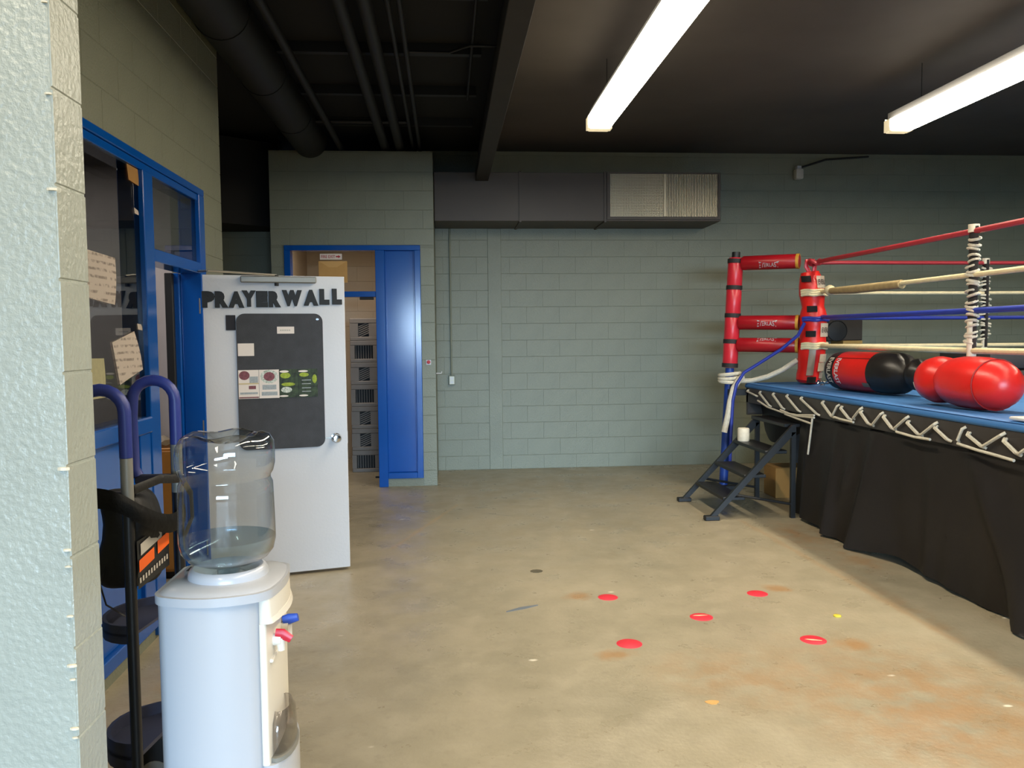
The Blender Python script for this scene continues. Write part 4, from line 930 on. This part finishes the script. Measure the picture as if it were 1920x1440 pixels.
top.prism(dplan(-0.757, -0.480, 2.124, 2.395, 0.020, 0.042, 0.03), 0.9681, 0.978, dplan(-0.745, -0.494, 2.136, 2.383, 0.018, 0.036, 0.03))
obj('top_cover', top, M['cooler'], cool, smooth=40)
BC = (-0.608, 2.26)
obj('bottle_collar', MB().lathe([(.106, .978), (.105, .990), (.100, .999), (.092, 1.003), (.080, 1.000), (.060, .990), (.045, .981), (.045, .979)], 40, (BC[0], BC[1], 0)), M['cooler'], cool)
obj('vent_slot', MB().box(-0.735, -0.70, 2.30, 2.34, .9785, .9795), M['darkhole'], cool, smooth=0)
for y, m, nm in ((2.19, 'tapred', 'hot_tap'), (2.29, 'tapblue', 'cold_tap')):
    tp = obj(nm, MB().tube([(-0.478, y, 0.815), (-0.455, y, 0.815)], 0.016, 12).tube([(-0.459, y, 0.82), (-0.456, y, 0.785)], [0.013, 0.010], 12), M['coolerplastic'], cool)
    mm = mat(m, '#C22338' if m == 'tapred' else '#2A4FB0', 0.4)
    dz = -0.012 if m == 'tapred' else 0.010
    obj('lever', MB().tube([(-0.470, y - .004, 0.833), (-0.452, y - .004, 0.834 + dz * .3), (-0.428, y - .006, 0.830 + dz * 1.2)], [0.013, 0.015, 0.011], 10, flat=0.6), mm, tp)
obj('tap_bracket', MB().box(-0.482, -0.47, 2.15, 2.34, 0.765, 0.775, 0.003), M['coolerplastic'], cool, smooth=0)
# clear drip tray guard
dg = MB().lathe([(.075, 0), (.085, 0), (.086, .05), (.080, .09), (.060, .115), (.058, .112), (.076, .088), (.080, .05), (.075, .004)], 30, (-0.468, 2.235, 0.506))
for v in dg.b.verts: v.co.x = -0.468 + (v.co.x + 0.468) * 0.42
obj('drip_guard', dg, M['clear'], cool)
obj('drip_tray', MB().prism([(-0.468 + .04 * math.cos(a), 2.235 + .10 * math.sin(a)) for a in [i * math.pi / 10 for i in range(20)]], 0.5005, 0.512), M['greymetal'], cool)
# ---- bottle
bt = thing('water_bottle', 'clear upturned water bottle nearly empty on the cooler', 'bottle', (BC[0], BC[1], 0.985))
prof = [(.030, .982), (.032, 1.0), (.045, 1.006), (.075, 1.012), (.105, 1.026), (.122, 1.047), (.1275, 1.075), (.127, 1.12), (.1255, 1.20), (.124, 1.232), (.1185, 1.243), (.1185, 1.252), (.126, 1.264), (.1305, 1.285), (.131, 1.315), (.128, 1.340), (.117, 1.360), (.098, 1.368), (.078, 1.364), (.05, 1.350), (0, 1.342)]
def wav(a, z): return 1 + (0.010 * math.sin(5 * a) if z > 1.335 else 0) + 0.003 * math.sin(3 * a + z * 30)
btl = MB().lathe(prof, 56, (BC[0], BC[1], 0), None, wav)
for v in btl.b.verts:
    if v.co.z > 1.33:
        a = math.atan2(v.co.y - BC[1], v.co.x - BC[0]); v.co.z += 0.004 * math.sin(5 * a + 0.6)
obj('shell', btl, M['bottleglass'], bt, smooth=60)
obj('water', MB().lathe([(0, .985), (.028, .985), (.030, 1.0), (.044, 1.0085), (.074, 1.0145), (.103, 1.0285), (.1195, 1.049), (.1245, 1.076), (.1255, 1.083), (0, 1.083)], 56, (BC[0], BC[1], 0)), M['water'], bt, smooth=40)

# ------------------------------------------------------------------ hand truck with a bag hung on it
ht = thing('hand_truck', 'dark hand truck with two looped blue handles behind the pillar', 'hand truck', (-0.95, 2.6, 0))
YN, YF, XN, XF = 2.45, 2.76, -0.943, -0.900
def loop(x, y, zt):
    pts = [(x, y, 1.28), (x, y, 1.37)]
    for i in range(11):
        a = math.pi * i / 10; pts.append((x - 0.068 + 0.068 * math.cos(a), y, 1.415 + zt + 0.066 * math.sin(a)))
    pts += [(x - 0.140, y, 1.37), (x - 0.138, y, 1.20), (x - 0.125, y, 1.175)]
    return pts
for (x, y, zt) in ((XN, YN, 0.0), (XF, YF, 0.012)):
    obj('rail', MB().tube([(x, y, 0.06), (x, y, 1.285)], 0.0165, 14), M['steelblack'] , ht)
    obj('rail_sleeve', MB().tube([(x, y, 1.12), (x, y, 1.279)], 0.0178, 14), M['greymetal'], ht)
    obj('handle_loop', MB().tube(loop(x, y, zt), 0.0185, 12), M['grip'], ht)
    obj('loop_brace', MB().box(x - 0.135, x + 0.0, y - 0.012, y + 0.012, 1.150, 1.180, 0.004), M['navy'], ht, smooth=0)
    w_ = obj('wheel', MB().lathe([(0, -.03), (.09, -.03), (.125, -.025), (.132, 0), (.125, .025), (.09, .03), (0, .03)], 32, (x - 0.12, y + (-0.07 if y < 2.6 else 0.07), 0.132), Matrix.Rotation(R90, 3, 'X')), M['black'], ht)
    obj('hub', MB().lathe([(0, -.034), (.05, -.034), (.05, .034), (0, .034)], 20, (x - 0.12, y + (-0.07 if y < 2.6 else 0.07), 0.132), Matrix.Rotation(R90, 3, 'X')), M['greymetal'], w_)
obj('axle', MB().tube([(XN - 0.12, YN - 0.06, 0.132), (XF - 0.12, YF + 0.06, 0.132)], 0.012, 10), M['alu'], ht)
obj('toe_plate', MB().box(-0.95, -0.775, YN - 0.02, YF + 0.02, 0.003, 0.012), M['navy'], ht, smooth=0)
for z, h_ in ((0.72, 0.055), (0.33, 0.085)):
    pts = []
    for i in range(13):
        a = math.pi * i / 12
        pts.append((XN + (XF - XN) * i / 12 - 0.155 * math.sin(a), (YN + YF) / 2 - (YF - YN) / 2 * math.cos(a)))
    inner = [(x + 0.012, y) for x, y in pts]
    mb = MB()
    for P_, Q_, P2, Q2 in zip(pts, pts[1:], inner, inner[1:]):
        pass
    ring_ = pts + inner[::-1]
    mb.prism(ring_, z, z + h_)
    obj('cross_bar', mb, M['navy'], ht, smooth=30)
    obj('cross_plate', MB().prism(pts, z + h_ * 0.4, z + h_ * 0.55), M['navy'], ht, smooth=30)
gb = thing('gym_bag', 'black gym bag with orange and grey print slung on the hand truck', 'bag', (-1.0, 2.6, 0.9))
def lump(u, v):
    a = 2 * math.pi * u; t = math.pi * (v - 0.5)
    def se(c, e): return math.copysign(abs(c) ** e, c)
    x = -0.995 + 0.068 * se(math.cos(t), .5) * se(math.cos(a), .45); y = 2.605 + 0.125 * se(math.cos(t), .45) * se(math.sin(a), .45); z = 1.01 + 0.155 * se(math.sin(t), .6)
    n_ = 0.008 * math.sin(11 * y + 17 * z) + 0.006 * math.sin(23 * z + 9 * x * 5)
    return (x + n_, y + n_ * .6, z - 0.02 * math.sin(8 * (y - 2.6)))
mb = MB().grid(lump, 40, 24); bmesh.ops.remove_doubles(mb.b, verts=mb.b.verts[:], dist=0.0005)
obj('bag_body', mb, M['bagfabric'], gb, smooth=60)
xf = -0.9195
obj('print_panel', MB().grid(lambda u, v: (xf - 0.002, 2.45 + .27 * u, .885 + .145 * v), 4, 4), M['black'], gb)
def strip(y0, z0, y1, z1, h_, m, nm, dx=0.0): obj(nm, MB().quad((xf + dx, y0, z0), (xf + dx, y1, z1), (xf + dx, y1, z1 + h_), (xf + dx, y0, z0 + h_)), m, gb, smooth=0)
strip(2.455, .935, 2.58, .945, .036, M['orange'], 'orange_stripe', .001); strip(2.61, .95, 2.715, .958, .042, M['orange'], 'orange_stripe', .001)
strip(2.47, .982, 2.65, .996, .035, M['greyprint'], 'grey_patch', .001)
mb = MB()
for i in range(11): mb.quad(*[(xf + .001, 2.455 + i * .023 + q[0], .902 + i * .001 + q[1]) for q in ((0, 0), (.013, 0), (.013, .016), (0, .016))])
obj('lettering', mb, M['greyprint'], gb, smooth=0)
def ribbon(pts, w_, nm):
    mb = MB().tube(pts, w_, 8, flat=0.22); obj(nm, mb, M['bagfabric'], gb)
def web(pts, hw, nm):
    pts = [Vector(p) for p in pts]; n_ = len(pts) - 1
    def at(u):
        t = u * n_; k = min(int(t), n_ - 1); f = t - k
        p0, p1, p2, p3 = pts[max(k - 1, 0)], pts[k], pts[k + 1], pts[min(k + 2, n_)]
        return 0.5 * (2 * p1 + (p2 - p0) * f + (2 * p0 - 5 * p1 + 4 * p2 - p3) * f * f + (3 * p1 - p0 - 3 * p2 + p3) * f ** 3)
    mb = MB().grid(lambda u, v: tuple(at(u) + Vector((0.006 * math.sin(v * 3.1), -0.006 * math.sin(v * 3.1), (v - 0.5) * 2 * hw))), 30, 4)
    bmesh.ops.solidify(mb.b, geom=mb.b.faces[:], thickness=0.004); obj(nm, mb, M['bagfabric'], gb, smooth=60)
web([(-1.10, 2.46, 1.13), (-1.04, 2.43, 1.165), (-0.96, 2.415, 1.155), (-0.905, 2.46, 1.105), (-0.885, 2.56, 1.06), (-0.88, 2.66, 1.04), (-0.88, 2.76, 1.05)], 0.030, 'shoulder_strap')
ribbon([(-0.935, 2.48, 1.18), (-0.90, 2.6, 1.19), (-0.873, 2.72, 1.17), (-0.862, 2.775, 1.11), (-0.862, 2.78, 1.03), (-0.88, 2.75, .97)], 0.014, 'carry_strap')
ribbon([(-1.02, 2.50, .98), (-1.04, 2.47, .90), (-1.02, 2.46, .84), (-0.97, 2.47, .80)], 0.008, 'dangling_cord')
